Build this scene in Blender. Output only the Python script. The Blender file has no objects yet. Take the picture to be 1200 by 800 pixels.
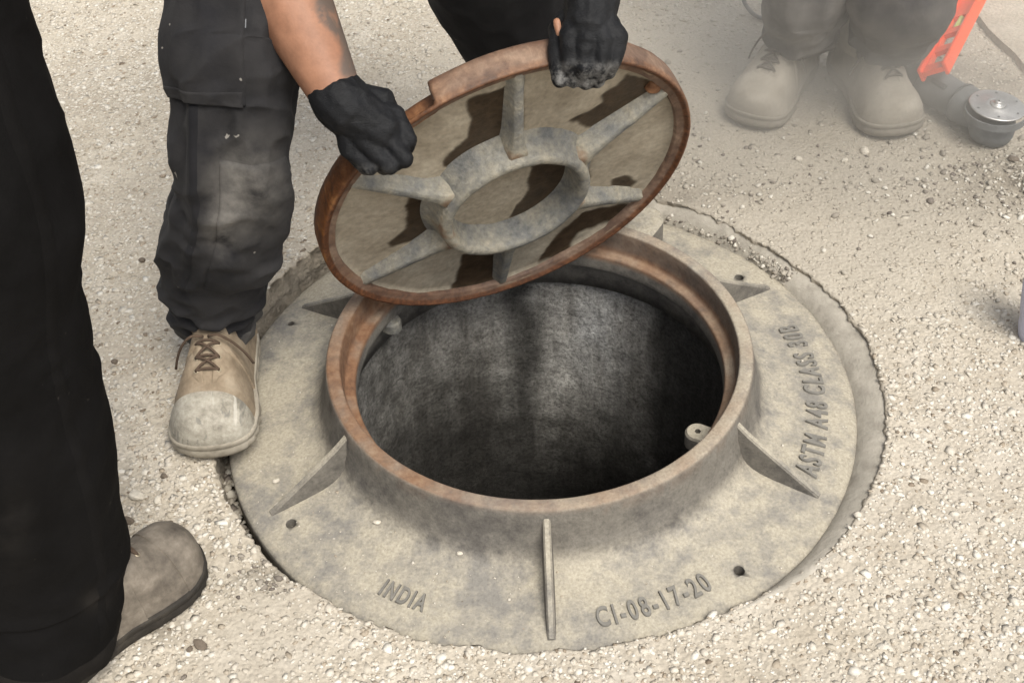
import bpy, bmesh, math, random
import numpy as np
from mathutils import Vector, Matrix

random.seed(7)
rng = np.random.default_rng(7)
R = math.radians
scene = bpy.context.scene
COL = scene.collection

# ------------------------------------------------------------------ camera
CAM = np.array([-0.0406, -1.4504, 1.4731])
CR = np.array([0.99867673, -0.03506598, -0.03761872])
CU = np.array([0.05142753, 0.68095003, 0.73052191])
CF = np.array([0.0, 0.73148987, -0.6818523])
FPX = 1500.0                                     # focal length for a 1200 px wide frame
cam_data = bpy.data.cameras.new('camera')
cam_data.sensor_width = 36.0
cam_data.lens = 36.0 * FPX / 1200.0
cam_data.clip_start = 0.05
cam_data.clip_end = 500.0
cam = bpy.data.objects.new('camera', cam_data)
COL.objects.link(cam)
cm = Matrix.Identity(4)
for i in range(3):
    cm[i][0] = CR[i]; cm[i][1] = CU[i]; cm[i][2] = -CF[i]; cm[i][3] = CAM[i]
cam.matrix_world = cm
scene.camera = cam

# ------------------------------------------------------------------ sky and sun (bright overcast)
SUN_EL, SUN_AZ = R(60), R(150)                   # azimuth from +Y towards +X : behind the viewer
world = bpy.data.worlds.new('World')
scene.world = world
world.use_nodes = True
wn = world.node_tree
wn.nodes.clear()
w_out = wn.nodes.new('ShaderNodeOutputWorld')
w_bg = wn.nodes.new('ShaderNodeBackground')
w_hs = wn.nodes.new('ShaderNodeHueSaturation')
w_sky = wn.nodes.new('ShaderNodeTexSky')
w_sky.sky_type = 'NISHITA'
w_sky.sun_disc = False
w_sky.sun_elevation = SUN_EL
w_sky.sun_rotation = SUN_AZ
w_sky.dust_density = 4.0
w_sky.air_density = 1.0
w_hs.inputs['Saturation'].default_value = 0.30   # a grey-white overcast
w_bg.inputs['Strength'].default_value = 0.11
wn.links.new(w_sky.outputs[0], w_hs.inputs['Color'])
wn.links.new(w_hs.outputs[0], w_bg.inputs['Color'])
wn.links.new(w_bg.outputs[0], w_out.inputs['Surface'])
sun_data = bpy.data.lights.new('sun', 'SUN')
sun_data.energy = 1.5
sun_data.angle = R(26)
sun_data.color = (1.0, 0.95, 0.86)
sun = bpy.data.objects.new('sun', sun_data)
COL.objects.link(sun)
sdir = Vector((math.sin(SUN_AZ) * math.cos(SUN_EL), math.cos(SUN_AZ) * math.cos(SUN_EL), math.sin(SUN_EL)))
sun.rotation_euler = sdir.to_track_quat('Z', 'Y').to_euler()
sun.location = sdir * 6

scene.view_settings.view_transform = 'Standard'
scene.view_settings.look = 'None'
scene.view_settings.exposure = 0.90
scene.view_settings.gamma = 1.0
scene.view_settings.use_curve_mapping = False
cy = scene.cycles
cy.max_bounces = 6
cy.diffuse_bounces = 3
cy.glossy_bounces = 2
cy.volume_bounces = 0
cy.use_denoising = True
cy.volume_step_rate = 1.5
cy.volume_max_steps = 64

# ------------------------------------------------------------------ points in the place
def on_z(px, py, z):
    """Point of the place at height z, seen at a pixel of the 1200x800 frame."""
    d = CF + CR * (px - 600) / FPX - CU * (py - 400) / FPX
    return CAM + d * (z - CAM[2]) / d[2]
def on_y(px, py, y):
    d = CF + CR * (px - 600) / FPX - CU * (py - 400) / FPX
    return CAM + d * (y - CAM[1]) / d[1]
def at(px, py, depth):
    return CAM + (CF + CR * (px - 600) / FPX - CU * (py - 400) / FPX) * depth

# ------------------------------------------------------------------ numpy noise
def _hash(ix, iy, iz, s):
    h = (ix * 374761393 + iy * 668265263 + iz * 2147483647 + s * 1274126177) & 0xFFFFFFFF
    h = ((h ^ (h >> 13)) * 1274126177) & 0xFFFFFFFF
    return ((h ^ (h >> 16)) & 0xFFFF) / 65535.0
def vnoise(p, seed=0):
    p = np.asarray(p, float)
    i = np.floor(p).astype(np.int64); f = p - i; f = f * f * (3 - 2 * f)
    out = 0
    for a in (0, 1):
        for b in (0, 1):
            for c in (0, 1):
                w = (f[..., 0] if a else 1 - f[..., 0]) * (f[..., 1] if b else 1 - f[..., 1]) * (f[..., 2] if c else 1 - f[..., 2])
                out = out + w * _hash(i[..., 0] + a, i[..., 1] + b, i[..., 2] + c, seed)
    return out * 2 - 1
def fbm(p, octv=4, seed=0):
    p = np.asarray(p, float); s = 0; a = 1.0
    for k in range(octv):
        s = s + a * vnoise(p * 2 ** k + 17.3 * k, seed + k); a *= 0.5
    return s / 1.9
def sm(a, b, x):
    t = np.clip((np.asarray(x, float) - a) / (b - a), 0, 1)
    return t * t * (3 - 2 * t)

# ------------------------------------------------------------------ mesh helpers
def mesh_obj(name, verts, faces, mat=None, parent=None, smooth=True, attrs=None):
    me = bpy.data.meshes.new(name)
    me.from_pydata([tuple(v) for v in verts], [], [tuple(f) for f in faces])
    me.update()
    if smooth:
        me.polygons.foreach_set('use_smooth', [True] * len(me.polygons))
    if attrs:
        for k, vals in attrs.items():
            at_ = me.attributes.new(k, 'FLOAT', 'POINT')
            at_.data.foreach_set('value', np.asarray(vals, np.float32))
    return link(name, me, mat, parent)
def link(name, me, mat=None, parent=None):
    o = bpy.data.objects.new(name, me)
    COL.objects.link(o)
    if mat is not None and len(me.materials) == 0:
        me.materials.append(mat)
    if parent is not None:
        o.parent = parent
    return o
def empty(name, loc=(0, 0, 0), rot=None, parent=None):
    o = bpy.data.objects.new(name, None)
    o.empty_display_size = 0.05
    COL.objects.link(o)
    o.location = loc
    if rot is not None:
        o.rotation_euler = rot
    if parent is not None:
        o.parent = parent
    return o
def tag(o, label=None, cat=None, group=None, kind=None):
    if label: o['label'] = label
    if cat: o['category'] = cat
    if group: o['group'] = group
    if kind: o['kind'] = kind
    return o
def grid_faces(nu, nv, wrap_u=True, off=0):
    """verts index = v*nu + u"""
    F = []
    for v in range(nv - 1):
        for u in range(nu if wrap_u else nu - 1):
            u2 = (u + 1) % nu
            F.append((off + v * nu + u, off + v * nu + u2, off + (v + 1) * nu + u2, off + (v + 1) * nu + u))
    return F
def lathe(profile, n=128, closed=False):
    pr = np.asarray(profile, float)
    th = np.linspace(0, 2 * math.pi, n, endpoint=False)
    V = []
    for r_, z_ in pr:
        for t in th:
            V.append((r_ * math.cos(t), r_ * math.sin(t), z_))
    F = grid_faces(n, len(pr))
    if closed:
        m = len(pr)
        F += [((m - 1) * n + u, (m - 1) * n + (u + 1) % n, (u + 1) % n, u) for u in range(n)]
    return V, F
def bm_obj(name, bm, mat=None, parent=None, smooth=False):
    bmesh.ops.recalc_face_normals(bm, faces=bm.faces)
    me = bpy.data.meshes.new(name)
    bm.to_mesh(me); bm.free()
    if smooth:
        me.polygons.foreach_set('use_smooth', [True] * len(me.polygons))
    return link(name, me, mat, parent)
def bake_mods(o):
    """Applies the modifiers of o to its mesh."""
    dg = bpy.context.evaluated_depsgraph_get()
    dg.update()
    ev = o.evaluated_get(dg)
    me = bpy.data.meshes.new_from_object(ev)
    old = o.data
    o.modifiers.clear()
    o.data = me
    bpy.data.meshes.remove(old)
    return o
def tube(pts, rad, n=8, cap=True):
    P = [np.asarray(p, float) for p in pts]
    rads = rad if hasattr(rad, '__len__') else [rad] * len(P)
    V = []; up = np.array([0.13, 0.27, 0.95])
    prev = None
    for i, p in enumerate(P):
        t = P[min(i + 1, len(P) - 1)] - P[max(i - 1, 0)]
        t = t / (np.linalg.norm(t) + 1e-12)
        a = np.cross(t, up) if prev is None else prev - t * (prev @ t)
        if np.linalg.norm(a) < 1e-5: a = np.cross(t, [1, 0, 0])
        a = a / np.linalg.norm(a); b = np.cross(t, a); prev = a
        for k in range(n):
            q = 2 * math.pi * k / n
            V.append(p + rads[i] * (math.cos(q) * a + math.sin(q) * b))
    F = grid_faces(n, len(P))
    if cap:
        F.append(tuple(range(n - 1, -1, -1)))
        F.append(tuple((len(P) - 1) * n + k for k in range(n)))
    return V, F
def join(*vf):
    V = []; F = []
    for v, f in vf:
        o = len(V); V += [tuple(x) for x in v]; F += [tuple(i + o for i in g) for g in f]
    return V, F
def spline(pts, n):
    """Catmull-Rom resample of rows of values."""
    P = np.asarray(pts, float); m = len(P)
    t = np.linspace(0, m - 1, n); i = np.clip(np.floor(t).astype(int), 0, m - 2); f = (t - i)[:, None]
    p0 = P[np.maximum(i - 1, 0)]; p1 = P[i]; p2 = P[i + 1]; p3 = P[np.minimum(i + 2, m - 1)]
    return 0.5 * (2 * p1 + (p2 - p0) * f + (2 * p0 - 5 * p1 + 4 * p2 - p3) * f ** 2 + (3 * p1 - p0 - 3 * p2 + p3) * f ** 3)
def capsule(a, b, ra, rb, n=12):
    """closed tapered capsule"""
    a = np.asarray(a, float); b = np.asarray(b, float)
    t = b - a; L = np.linalg.norm(t); t = t / (L + 1e-9)
    pts = []; rr = []
    for q in (-89, -60, -30, 0):
        pts.append(a + t * ra * math.sin(R(q))); rr.append(ra * math.cos(R(q)))
    for q in (0, 30, 60, 89):
        pts.append(b + t * rb * math.sin(R(q))); rr.append(rb * math.cos(R(q)))
    if L < 1e-4: pts.pop(3); rr.pop(3)
    return tube(pts, rr, n)
def blob(name, parts, mat, parent, voxel=0.004, smooth_it=4):
    """one continuous skin grown over tapered capsules"""
    V, F = join(*[capsule(*p) for p in parts])
    o = mesh_obj(name, V, F, mat, parent)
    m = o.modifiers.new('r', 'REMESH'); m.mode = 'VOXEL'; m.voxel_size = voxel; m.use_smooth_shade = True
    s = o.modifiers.new('s', 'SMOOTH'); s.iterations = smooth_it; s.factor = 0.5
    bake_mods(o)
    if len(o.data.materials) == 0: o.data.materials.append(mat)
    return o

# ------------------------------------------------------------------ materials
class Nodes:
    def __init__(self, name):
        self.m = bpy.data.materials.new(name); self.m.use_nodes = True
        self.t = self.m.node_tree
        self.b = self.t.nodes['Principled BSDF']
        tc = self.t.nodes.new('ShaderNodeTexCoord'); self.obj = tc.outputs['Object']
        ge = self.t.nodes.new('ShaderNodeNewGeometry'); self.geo = ge
        self.rand = ge.outputs['Random Per Island']
    def put(self, sock, v):
        if hasattr(v, 'is_output'): self.t.links.new(v, sock)
        elif hasattr(v, '__len__') and len(v) == 3 and sock.type == 'RGBA': sock.default_value = (*v, 1)
        else: sock.default_value = v
    def noise(self, scale, detail=4, rough=0.55, vec=None, dist=0.0):
        n = self.t.nodes.new('ShaderNodeTexNoise')
        n.inputs['Scale'].default_value = scale; n.inputs['Detail'].default_value = detail
        n.inputs['Roughness'].default_value = rough; n.inputs['Distortion'].default_value = dist
        self.t.links.new(vec or self.obj, n.inputs['Vector'])
        return n.outputs['Fac']
    def voro(self, scale, feature='F1', out='Distance', vec=None):
        n = self.t.nodes.new('ShaderNodeTexVoronoi'); n.feature = feature
        n.inputs['Scale'].default_value = scale
        self.t.links.new(vec or self.obj, n.inputs['Vector'])
        return n.outputs[out]
    def stretch(self, s, vec=None):
        n = self.t.nodes.new('ShaderNodeMapping'); n.inputs['Scale'].default_value = s
        self.t.links.new(vec or self.obj, n.inputs['Vector'])
        return n.outputs[0]
    def ramp(self, fac, stops, interp='LINEAR'):
        n = self.t.nodes.new('ShaderNodeValToRGB'); n.color_ramp.interpolation = interp
        el = n.color_ramp.elements
        while len(el) < len(stops): el.new(0.5)
        for e, (p, c) in zip(el, stops):
            e.position = p
            e.color = (*c, 1) if hasattr(c, '__len__') else (c, c, c, 1)
        self.put(n.inputs['Fac'], fac)
        return n.outputs['Color']
    def mix(self, fac, a, b, mode='MIX'):
        n = self.t.nodes.new('ShaderNodeMix'); n.data_type = 'RGBA'; n.blend_type = mode
        self.put(n.inputs[0], fac); self.put(n.inputs[6], a); self.put(n.inputs[7], b)
        return n.outputs[2]
    def math(self, op, a, b=0.5, clamp=False):
        n = self.t.nodes.new('ShaderNodeMath'); n.operation = op; n.use_clamp = clamp
        self.put(n.inputs[0], a); self.put(n.inputs[1], b)
        return n.outputs[0]
    def attr(self, name):
        n = self.t.nodes.new('ShaderNodeAttribute'); n.attribute_name = name
        return n.outputs['Fac']
    def up(self):
        n = self.t.nodes.new('ShaderNodeSeparateXYZ'); self.t.links.new(self.geo.outputs['Normal'], n.inputs[0])
        return n.outputs['Z']
    def sep(self, axis):
        n = self.t.nodes.new('ShaderNodeSeparateXYZ'); self.t.links.new(self.obj, n.inputs[0])
        return n.outputs[axis]
    def bump(self, h, strength=0.4, dist=0.002, prev=None):
        n = self.t.nodes.new('ShaderNodeBump'); n.inputs['Strength'].default_value = strength
        n.inputs['Distance'].default_value = dist
        self.t.links.new(h, n.inputs['Height'])
        if prev is not None: self.t.links.new(prev, n.inputs['Normal'])
        return n.outputs[0]
    def done(self, color, rough=0.8, normal=None, metal=0.0, spec=0.35, sheen=0.0):
        b = self.b
        self.put(b.inputs['Base Color'], color); self.put(b.inputs['Roughness'], rough)
        self.put(b.inputs['Metallic'], metal); b.inputs['Specular IOR Level'].default_value = spec
        if sheen:
            b.inputs['Sheen Weight'].default_value = sheen; b.inputs['Sheen Roughness'].default_value = 0.6
        if normal is not None: self.t.links.new(normal, b.inputs['Normal'])
        return self.m

def mat_ground():
    k = Nodes('worn_concrete')
    big = k.noise(1.7, 5)
    mid = k.noise(14, 6)
    fine = k.noise(160, 4)
    vo = k.voro(190, out='Color')
    base = k.ramp(mid, [(0.3, (0.40, 0.35, 0.275)), (0.55, (0.475, 0.425, 0.345)), (0.75, (0.54, 0.49, 0.41))])
    grain = k.ramp(vo, [(0.1, 0.62), (0.5, 1.0), (0.9, 1.22)])
    base = k.mix(0.55, base, grain, 'MULTIPLY')
    base = k.mix(k.ramp(big, [(0.42, 0.0), (0.68, 0.5)]), base, (0.36, 0.32, 0.265))
    dustc = k.ramp(fine, [(0.3, (0.32, 0.285, 0.23)), (0.7, (0.41, 0.37, 0.305))])
    d = k.math('MULTIPLY', k.attr('dust'), k.ramp(k.noise(5, 5), [(0.25, 0.75), (0.6, 1.0)]), True)
    base = k.mix(d, base, dustc)
    dirt = k.attr('dirt')
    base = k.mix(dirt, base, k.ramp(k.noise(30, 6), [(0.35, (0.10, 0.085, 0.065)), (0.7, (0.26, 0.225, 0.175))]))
    h = k.math('ADD', k.math('MULTIPLY', k.voro(150), -0.8), k.math('MULTIPLY', fine, 0.7))
    return k.done(base, 0.9, k.bump(h, 0.55, 0.004), spec=0.2)
def mat_pebble():
    k = Nodes('aggregate_stone')
    c = k.ramp(k.rand, [(0.0, (0.16, 0.125, 0.09)), (0.03, (0.33, 0.27, 0.20)), (0.2, (0.455, 0.405, 0.325)), (0.5, (0.535, 0.485, 0.405)),
                        (0.8, (0.58, 0.535, 0.455)), (1.0, (0.67, 0.635, 0.56))])
    c = k.mix(0.5, c, k.ramp(k.noise(420, 3), [(0.3, 0.7), (0.7, 1.15)]), 'MULTIPLY')
    c = k.mix(k.math('MULTIPLY', k.attr('dust'), 0.85), c, (0.38, 0.34, 0.275))
    return k.done(c, 0.62, k.bump(k.noise(500, 3), 0.3, 0.001), spec=0.25)
def mat_mortar():
    k = Nodes('mortar')
    c = k.ramp(k.noise(26, 7, 0.65), [(0.3, (0.27, 0.245, 0.205)), (0.5, (0.37, 0.34, 0.285)), (0.7, (0.46, 0.42, 0.355))])
    return k.done(c, 0.9, k.bump(k.noise(120, 6, 0.7), 0.45, 0.006), spec=0.2)
def mat_soil():
    k = Nodes('dark_soil')
    c = k.ramp(k.noise(40, 7), [(0.3, (0.03, 0.025, 0.02)), (0.7, (0.13, 0.105, 0.08))])
    return k.done(c, 0.95, k.bump(k.noise(90, 6, 0.7), 0.8, 0.01), spec=0.1)
def mat_casting(name='dusty_cast_iron', dust=0.5, scl=1.0):
    k = Nodes(name)
    n1 = k.noise(5.5 * scl, 9, 0.70)
    n2 = k.noise(38 * scl, 6, 0.65)
    n3 = k.noise(260, 3)
    iron = k.ramp(n2, [(0.3, (0.080, 0.073, 0.065)), (0.6, (0.127, 0.117, 0.104)), (0.8, (0.188, 0.174, 0.152))])
    dustc = k.ramp(n3, [(0.25, (0.32, 0.285, 0.215)), (0.75, (0.46, 0.415, 0.325))])
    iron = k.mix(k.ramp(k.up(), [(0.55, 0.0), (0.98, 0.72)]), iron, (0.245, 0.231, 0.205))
    upf = k.ramp(k.up(), [(0.35, 0.0), (0.97, 1.0)])
    m = k.math('ADD', k.math('MULTIPLY', n1, 0.9), k.math('MULTIPLY', n2, 0.5))
    m = k.ramp(m, [(0.70 - 0.25 * dust, 0.06), (0.86 - 0.2 * dust, 1.0)])
    m = k.math('MULTIPLY', m, k.math('ADD', k.math('MULTIPLY', upf, 0.72), 0.16), True)
    c = k.mix(m, iron, dustc)
    c = k.mix(0.6, c, k.ramp(k.noise(190, 6, 0.75), [(0.33, 0.62), (0.5, 1.0), (0.68, 1.25)]), 'MULTIPLY')
    ru = k.attr('rust')
    rc = k.ramp(k.noise(55, 7, 0.7), [(0.25, (0.085, 0.048, 0.030)), (0.5, (0.19, 0.10, 0.055)), (0.72, (0.27, 0.17, 0.10)), (0.85, (0.34, 0.27, 0.19))])
    c = k.mix(k.math('MULTIPLY', ru, k.ramp(k.noise(18, 5), [(0.25, 0.55), (0.5, 1.0)]), True), c, rc)
    h = k.math('ADD', k.math('MULTIPLY', n2, 0.6), k.math('MULTIPLY', n3, 0.25))
    return k.done(c, 0.82, k.bump(h, 0.6, 0.004), metal=0.0, spec=0.3)
def mat_shaft():
    k = Nodes('stained_shaded_concrete')
    st = k.noise(5.5, 6, 0.6, k.stretch((1.0, 1.0, 0.16)))
    pit = k.noise(30, 7, 0.66)
    c = k.ramp(pit, [(0.28, (0.18, 0.17, 0.15)), (0.5, (0.40, 0.385, 0.35)), (0.72, (0.56, 0.545, 0.50))])
    c = k.mix(k.ramp(st, [(0.36, 0.75), (0.54, 0.0)]), c, (0.11, 0.10, 0.085))
    c = k.mix(k.attr('stain_shade'), c, (0.016, 0.0145, 0.0125))  # wall stains together with shade painted into the colour
    c = k.mix(k.attr('lime'), c, k.ramp(pit, [(0.3, (0.42, 0.42, 0.41)), (0.7, (0.70, 0.695, 0.67))]))
    fs = k.noise(60, 6, 0.7, k.stretch((1.0, 1.0, 0.10)))
    c = k.mix(0.55, c, k.ramp(fs, [(0.3, 0.45), (0.7, 1.25)]), 'MULTIPLY')
    g = k.noise(150, 6, 0.75)
    c = k.mix(0.75, c, k.ramp(g, [(0.34, 0.25), (0.5, 0.95), (0.68, 1.6)]), 'MULTIPLY')
    h = k.math('ADD', k.math('MULTIPLY', pit, 0.8), k.math('MULTIPLY', g, 0.6))
    return k.done(c, 0.8, k.bump(h, 0.9, 0.006), spec=0.25)
def mat_lid_plate():
    k = Nodes('mud_caked_iron')
    n2 = k.noise(60, 6, 0.65)
    mud = k.ramp(k.noise(16, 6, 0.6), [(0.28, (0.235, 0.198, 0.142)), (0.5, (0.32, 0.275, 0.205)), (0.75, (0.39, 0.345, 0.265))])
    mud = k.mix(0.55, mud, k.ramp(k.noise(130, 6, 0.7), [(0.3, 0.55), (0.7, 1.2)]), 'MULTIPLY')
    bare = k.ramp(n2, [(0.3, (0.024, 0.016, 0.009)), (0.7, (0.058, 0.039, 0.023))])
    b = k.attr('bare')
    c = k.mix(b, mud, bare)
    c = k.mix(k.attr('rust'), c, k.ramp(n2, [(0.3, (0.11, 0.05, 0.022)), (0.7, (0.26, 0.14, 0.07))]))
    return k.done(c, k.ramp(b, [(0.0, 0.88), (1.0, 0.42)]), k.bump(n2, 0.35, 0.003), spec=0.3)
def mat_lid_rust():
    k = Nodes('wet_rust')
    n = k.noise(22, 7, 0.7, dist=0.4); f = k.noise(120, 5)
    c = k.ramp(n, [(0.30, (0.035, 0.018, 0.010)), (0.46, (0.12, 0.05, 0.02)), (0.6, (0.25, 0.12, 0.055)), (0.78, (0.36, 0.23, 0.14))])
    c = k.mix(k.attr('wet'), c, k.ramp(n, [(0.34, (0.032, 0.012, 0.005)), (0.52, (0.15, 0.05, 0.011)), (0.72, (0.40, 0.18, 0.05))]))
    c = k.mix(k.math('MULTIPLY', k.attr('grey'), k.ramp(k.noise(24, 6), [(0.3, 0.7), (0.55, 1.0)])), c,
              k.ramp(n, [(0.3, (0.085, 0.055, 0.042)), (0.52, (0.19, 0.125, 0.088)), (0.72, (0.33, 0.235, 0.165))]))
    c = k.mix(k.math('MULTIPLY', k.attr('dark'), 0.85), c, k.ramp(f, [(0.3, (0.05, 0.02, 0.01)), (0.7, (0.13, 0.05, 0.02))]))
    c = k.mix(0.4, c, k.ramp(f, [(0.3, 0.6), (0.7, 1.2)]), 'MULTIPLY')
    return k.done(c, k.ramp(n, [(0.3, 0.55), (0.7, 0.75)]), k.bump(k.math('ADD', n, k.math('MULTIPLY', f, 0.5)), 0.5, 0.004), spec=0.4)
def mat_lid_iron():
    k = Nodes('grey_rib_iron')
    n = k.noise(13, 8, 0.72); f = k.noise(110, 6, 0.7)
    c = k.ramp(n, [(0.25, (0.075, 0.078, 0.080)), (0.40, (0.15, 0.150, 0.142)), (0.52, (0.235, 0.222, 0.185)), (0.68, (0.33, 0.295, 0.22))])
    c = k.mix(0.7, c, k.ramp(f, [(0.3, 0.5), (0.7, 1.25)]), 'MULTIPLY')
    c = k.mix(k.ramp(k.noise(13, 4), [(0.66, 0.0), (0.74, 0.7)]), c, (0.17, 0.09, 0.05))
    return k.done(c, 0.72, k.bump(k.math('ADD', n, f), 0.6, 0.005), spec=0.35)
def mat_cloth(name, col, light, dusty=(0.30, 0.28, 0.25), sheen=0.02, spec=0.18):
    k = Nodes(name)
    n = k.noise(9, 6, 0.6); f = k.noise(420, 2)
    c = k.ramp(n, [(0.3, col), (0.75, light)])
    d = k.math('MULTIPLY', k.attr('dust'), k.ramp(k.noise(17, 6, 0.62), [(0.30, 0.0), (0.78, 1.0)]), True)
    c = k.mix(d, c, dusty)
    c = k.mix(k.ramp(k.noise(60, 2), [(0.745, 0.0), (0.77, 0.75)]), c, dusty)
    c = k.mix(k.attr('paint'), c, (0.55, 0.57, 0.60))
    b1 = k.bump(f, 0.25, 0.001)
    return k.done(c, 0.88, k.bump(k.noise(34, 5), 0.35, 0.006, b1), spec=spec, sheen=sheen)
def mat_leather(name, a, b, c3, rough=0.8):
    k = Nodes(name)
    n = k.noise(24, 7, 0.65); f = k.noise(150, 5)
    c = k.ramp(n, [(0.28, a), (0.52, b), (0.75, c3)])
    c = k.mix(0.4, c, k.ramp(f, [(0.3, 0.7), (0.7, 1.15)]), 'MULTIPLY')
    return k.done(c, rough, k.bump(k.math('ADD', k.math('MULTIPLY', f, 0.5), n), 0.35, 0.003), spec=0.3)
def mat_toecap():
    k = Nodes('scuffed_toe_cap')
    n = k.noise(30, 8, 0.75); f = k.noise(170, 5)
    c = k.ramp(n, [(0.30, (0.13, 0.115, 0.09)), (0.44, (0.28, 0.255, 0.205)), (0.58, (0.40, 0.37, 0.305)), (0.72, (0.52, 0.485, 0.41))])
    sc = k.noise(26, 6, 0.6, k.stretch((2.2, 0.5, 1.0)), 1.2)
    c = k.mix(k.ramp(sc, [(0.58, 0.0), (0.64, 0.55)]), c, (0.14, 0.135, 0.12))
    c = k.mix(k.ramp(sc, [(0.30, 0.7), (0.37, 0.0)]), c, (0.56, 0.53, 0.46))
    c = k.mix(0.4, c, k.ramp(f, [(0.3, 0.7), (0.7, 1.15)]), 'MULTIPLY')
    return k.done(c, 0.6, k.bump(k.math('ADD', n, k.math('MULTIPLY', sc, 0.6)), 0.6, 0.003), spec=0.35)
def mat_glove():
    k = Nodes('black_coated_glove')
    n = k.noise(28, 6, 0.65); f = k.noise(300, 3, vec=k.stretch((1, 1, 2.5)))
    c = k.ramp(n, [(0.3, (0.0045, 0.0047, 0.0054)), (0.7, (0.011, 0.0115, 0.013))])
    d = k.math('MULTIPLY', k.attr('dust'), k.ramp(k.noise(55, 6, 0.7), [(0.42, 0.0), (0.66, 1.0)]), True)
    c = k.mix(d, c, (0.20, 0.195, 0.185))
    return k.done(c, 0.62, k.bump(f, 0.5, 0.002), spec=0.2)
def mat_skin():
    k = Nodes('sunburnt_skin')
    n = k.noise(14, 5); f = k.noise(330, 3)
    c = k.ramp(n, [(0.3, (0.27, 0.13, 0.076)), (0.7, (0.35, 0.178, 0.108))])
    c = k.mix(0.55, c, k.ramp(k.noise(60, 6, 0.7), [(0.3, 0.6), (0.7, 1.15)]), 'MULTIPLY')
    c = k.mix(k.math('MULTIPLY', k.attr('tattoo'), k.ramp(k.noise(46, 3, dist=1.0), [(0.34, 0.55), (0.5, 0.95)]), True), c, (0.10, 0.078, 0.064))
    k.b.inputs['Subsurface Weight'].default_value = 0.0
    return k.done(c, 0.55, k.bump(f, 0.25, 0.001), spec=0.4)
def mat_plain(name, col, rough=0.6, metal=0.0, vary=0.25, scale=40, bump=0.2):
    k = Nodes(name)
    n = k.noise(scale, 6, 0.65)
    c = k.mix(vary * 2, col, k.ramp(n, [(0.3, 0.55), (0.7, 1.25)]), 'MULTIPLY')
    return k.done(c, rough, k.bump(n, bump, 0.003), metal=metal, spec=0.4)

M_GROUND, M_PEBBLE, M_MORTAR, M_SOIL = mat_ground(), mat_pebble(), mat_mortar(), mat_soil()
M_CAST, M_SHAFT = mat_casting(), mat_shaft()
M_LETTER = mat_plain('rubbed_cast_iron', (0.185, 0.174, 0.152), 0.8, 0.0, 0.25, 70, 0.3)
M_PLATE, M_RUST, M_RIB = mat_lid_plate(), mat_lid_rust(), mat_lid_iron()
M_TROUSER = mat_cloth('faded_black_twill', (0.008, 0.008, 0.0095), (0.021, 0.0205, 0.0225))
M_BLACK = mat_cloth('black_twill', (0.0045, 0.0042, 0.004), (0.009, 0.0085, 0.0085), (0.035, 0.031, 0.027), 0.0, 0.06)
M_DARKLEG = mat_cloth('plain_black_twill', (0.010, 0.0095, 0.009), (0.018, 0.017, 0.017), (0.10, 0.09, 0.08), 0.03, 0.12)
M_GREYLEG = mat_cloth('grey_dusted_twill', (0.035, 0.034, 0.036), (0.065, 0.063, 0.065), (0.20, 0.185, 0.165))
M_SHIRT = mat_cloth('dark_work_shirt', (0.03, 0.032, 0.036), (0.05, 0.052, 0.058))
M_BOOT = mat_leather('dusty_tan_leather', (0.16, 0.118, 0.078), (0.28, 0.22, 0.152), (0.37, 0.31, 0.23))
M_TOECAP = mat_toecap()
M_SOLE = mat_leather('dusty_rubber', (0.20, 0.175, 0.135), (0.33, 0.295, 0.235), (0.42, 0.38, 0.31))
M_LACE = mat_plain('brown_lace', (0.09, 0.06, 0.04), 0.85)
M_EYELET = mat_plain('brass_eyelet', (0.42, 0.36, 0.26), 0.45, 0.6)
M_BOOTB = mat_leather('worn_brown_leather', (0.06, 0.05, 0.04), (0.17, 0.145, 0.115), (0.30, 0.26, 0.21), 0.7)
M_SOLEB = mat_leather('dark_rubber', (0.016, 0.014, 0.012), (0.035, 0.03, 0.024), (0.09, 0.078, 0.06))
M_BOOTC = mat_leather('dust_covered_leather', (0.25, 0.22, 0.175), (0.31, 0.28, 0.23), (0.37, 0.335, 0.28), 0.92)
M_SOLEC = mat_leather('dust_covered_rubber', (0.20, 0.18, 0.145), (0.25, 0.225, 0.185), (0.30, 0.27, 0.225), 0.92)
M_LACEC = mat_plain('dusty_lace', (0.11, 0.095, 0.08), 0.9)
M_GLOVE, M_SKIN = mat_glove(), mat_skin()
M_HAIR = mat_plain('dark_hair', (0.03, 0.022, 0.016), 0.7)

# ================================================================== the setting
TK = np.array([-180, -165, -150, -138, -126, -116, -105, -90, -75, -64, -52, -42, -20, 0, 20, 35, 60, 90, 120, 150, 180.0])
RK = np.array([.523, .519, .516, .511, .503, .497, .490, .486, .488, .494, .510, .529, .538, .540, .535, .521, .519, .521, .523, .526, .523])
ZK = np.array([.037, .037, .034, .028, .019, .013, .011, .010, .010, .012, .018, .025, .030, .030, .030, .033, .036, .037, .040, .042, .037])
def edge_r(deg):
    d = R(1) * np.asarray(deg)
    c = np.stack([np.cos(d) * 40, np.sin(d) * 40, 0 * d], -1)
    c2 = np.stack([np.cos(d) * 9, np.sin(d) * 9, 0 * d], -1)
    chip = np.clip(vnoise(c * 1.3, 5), 0.15, 1) - 0.15
    amp = np.interp(deg, [-180, -120, -100, -60, -40, 30, 45, 110, 180], [1, .8, .8, .8, .45, .45, 1.2, 1, 1])
    return np.interp(deg, TK, RK) + amp * (0.0060 * chip + 0.0045 * vnoise(c2, 3) + 0.0010 * vnoise(c * 1.9, 8))
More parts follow.
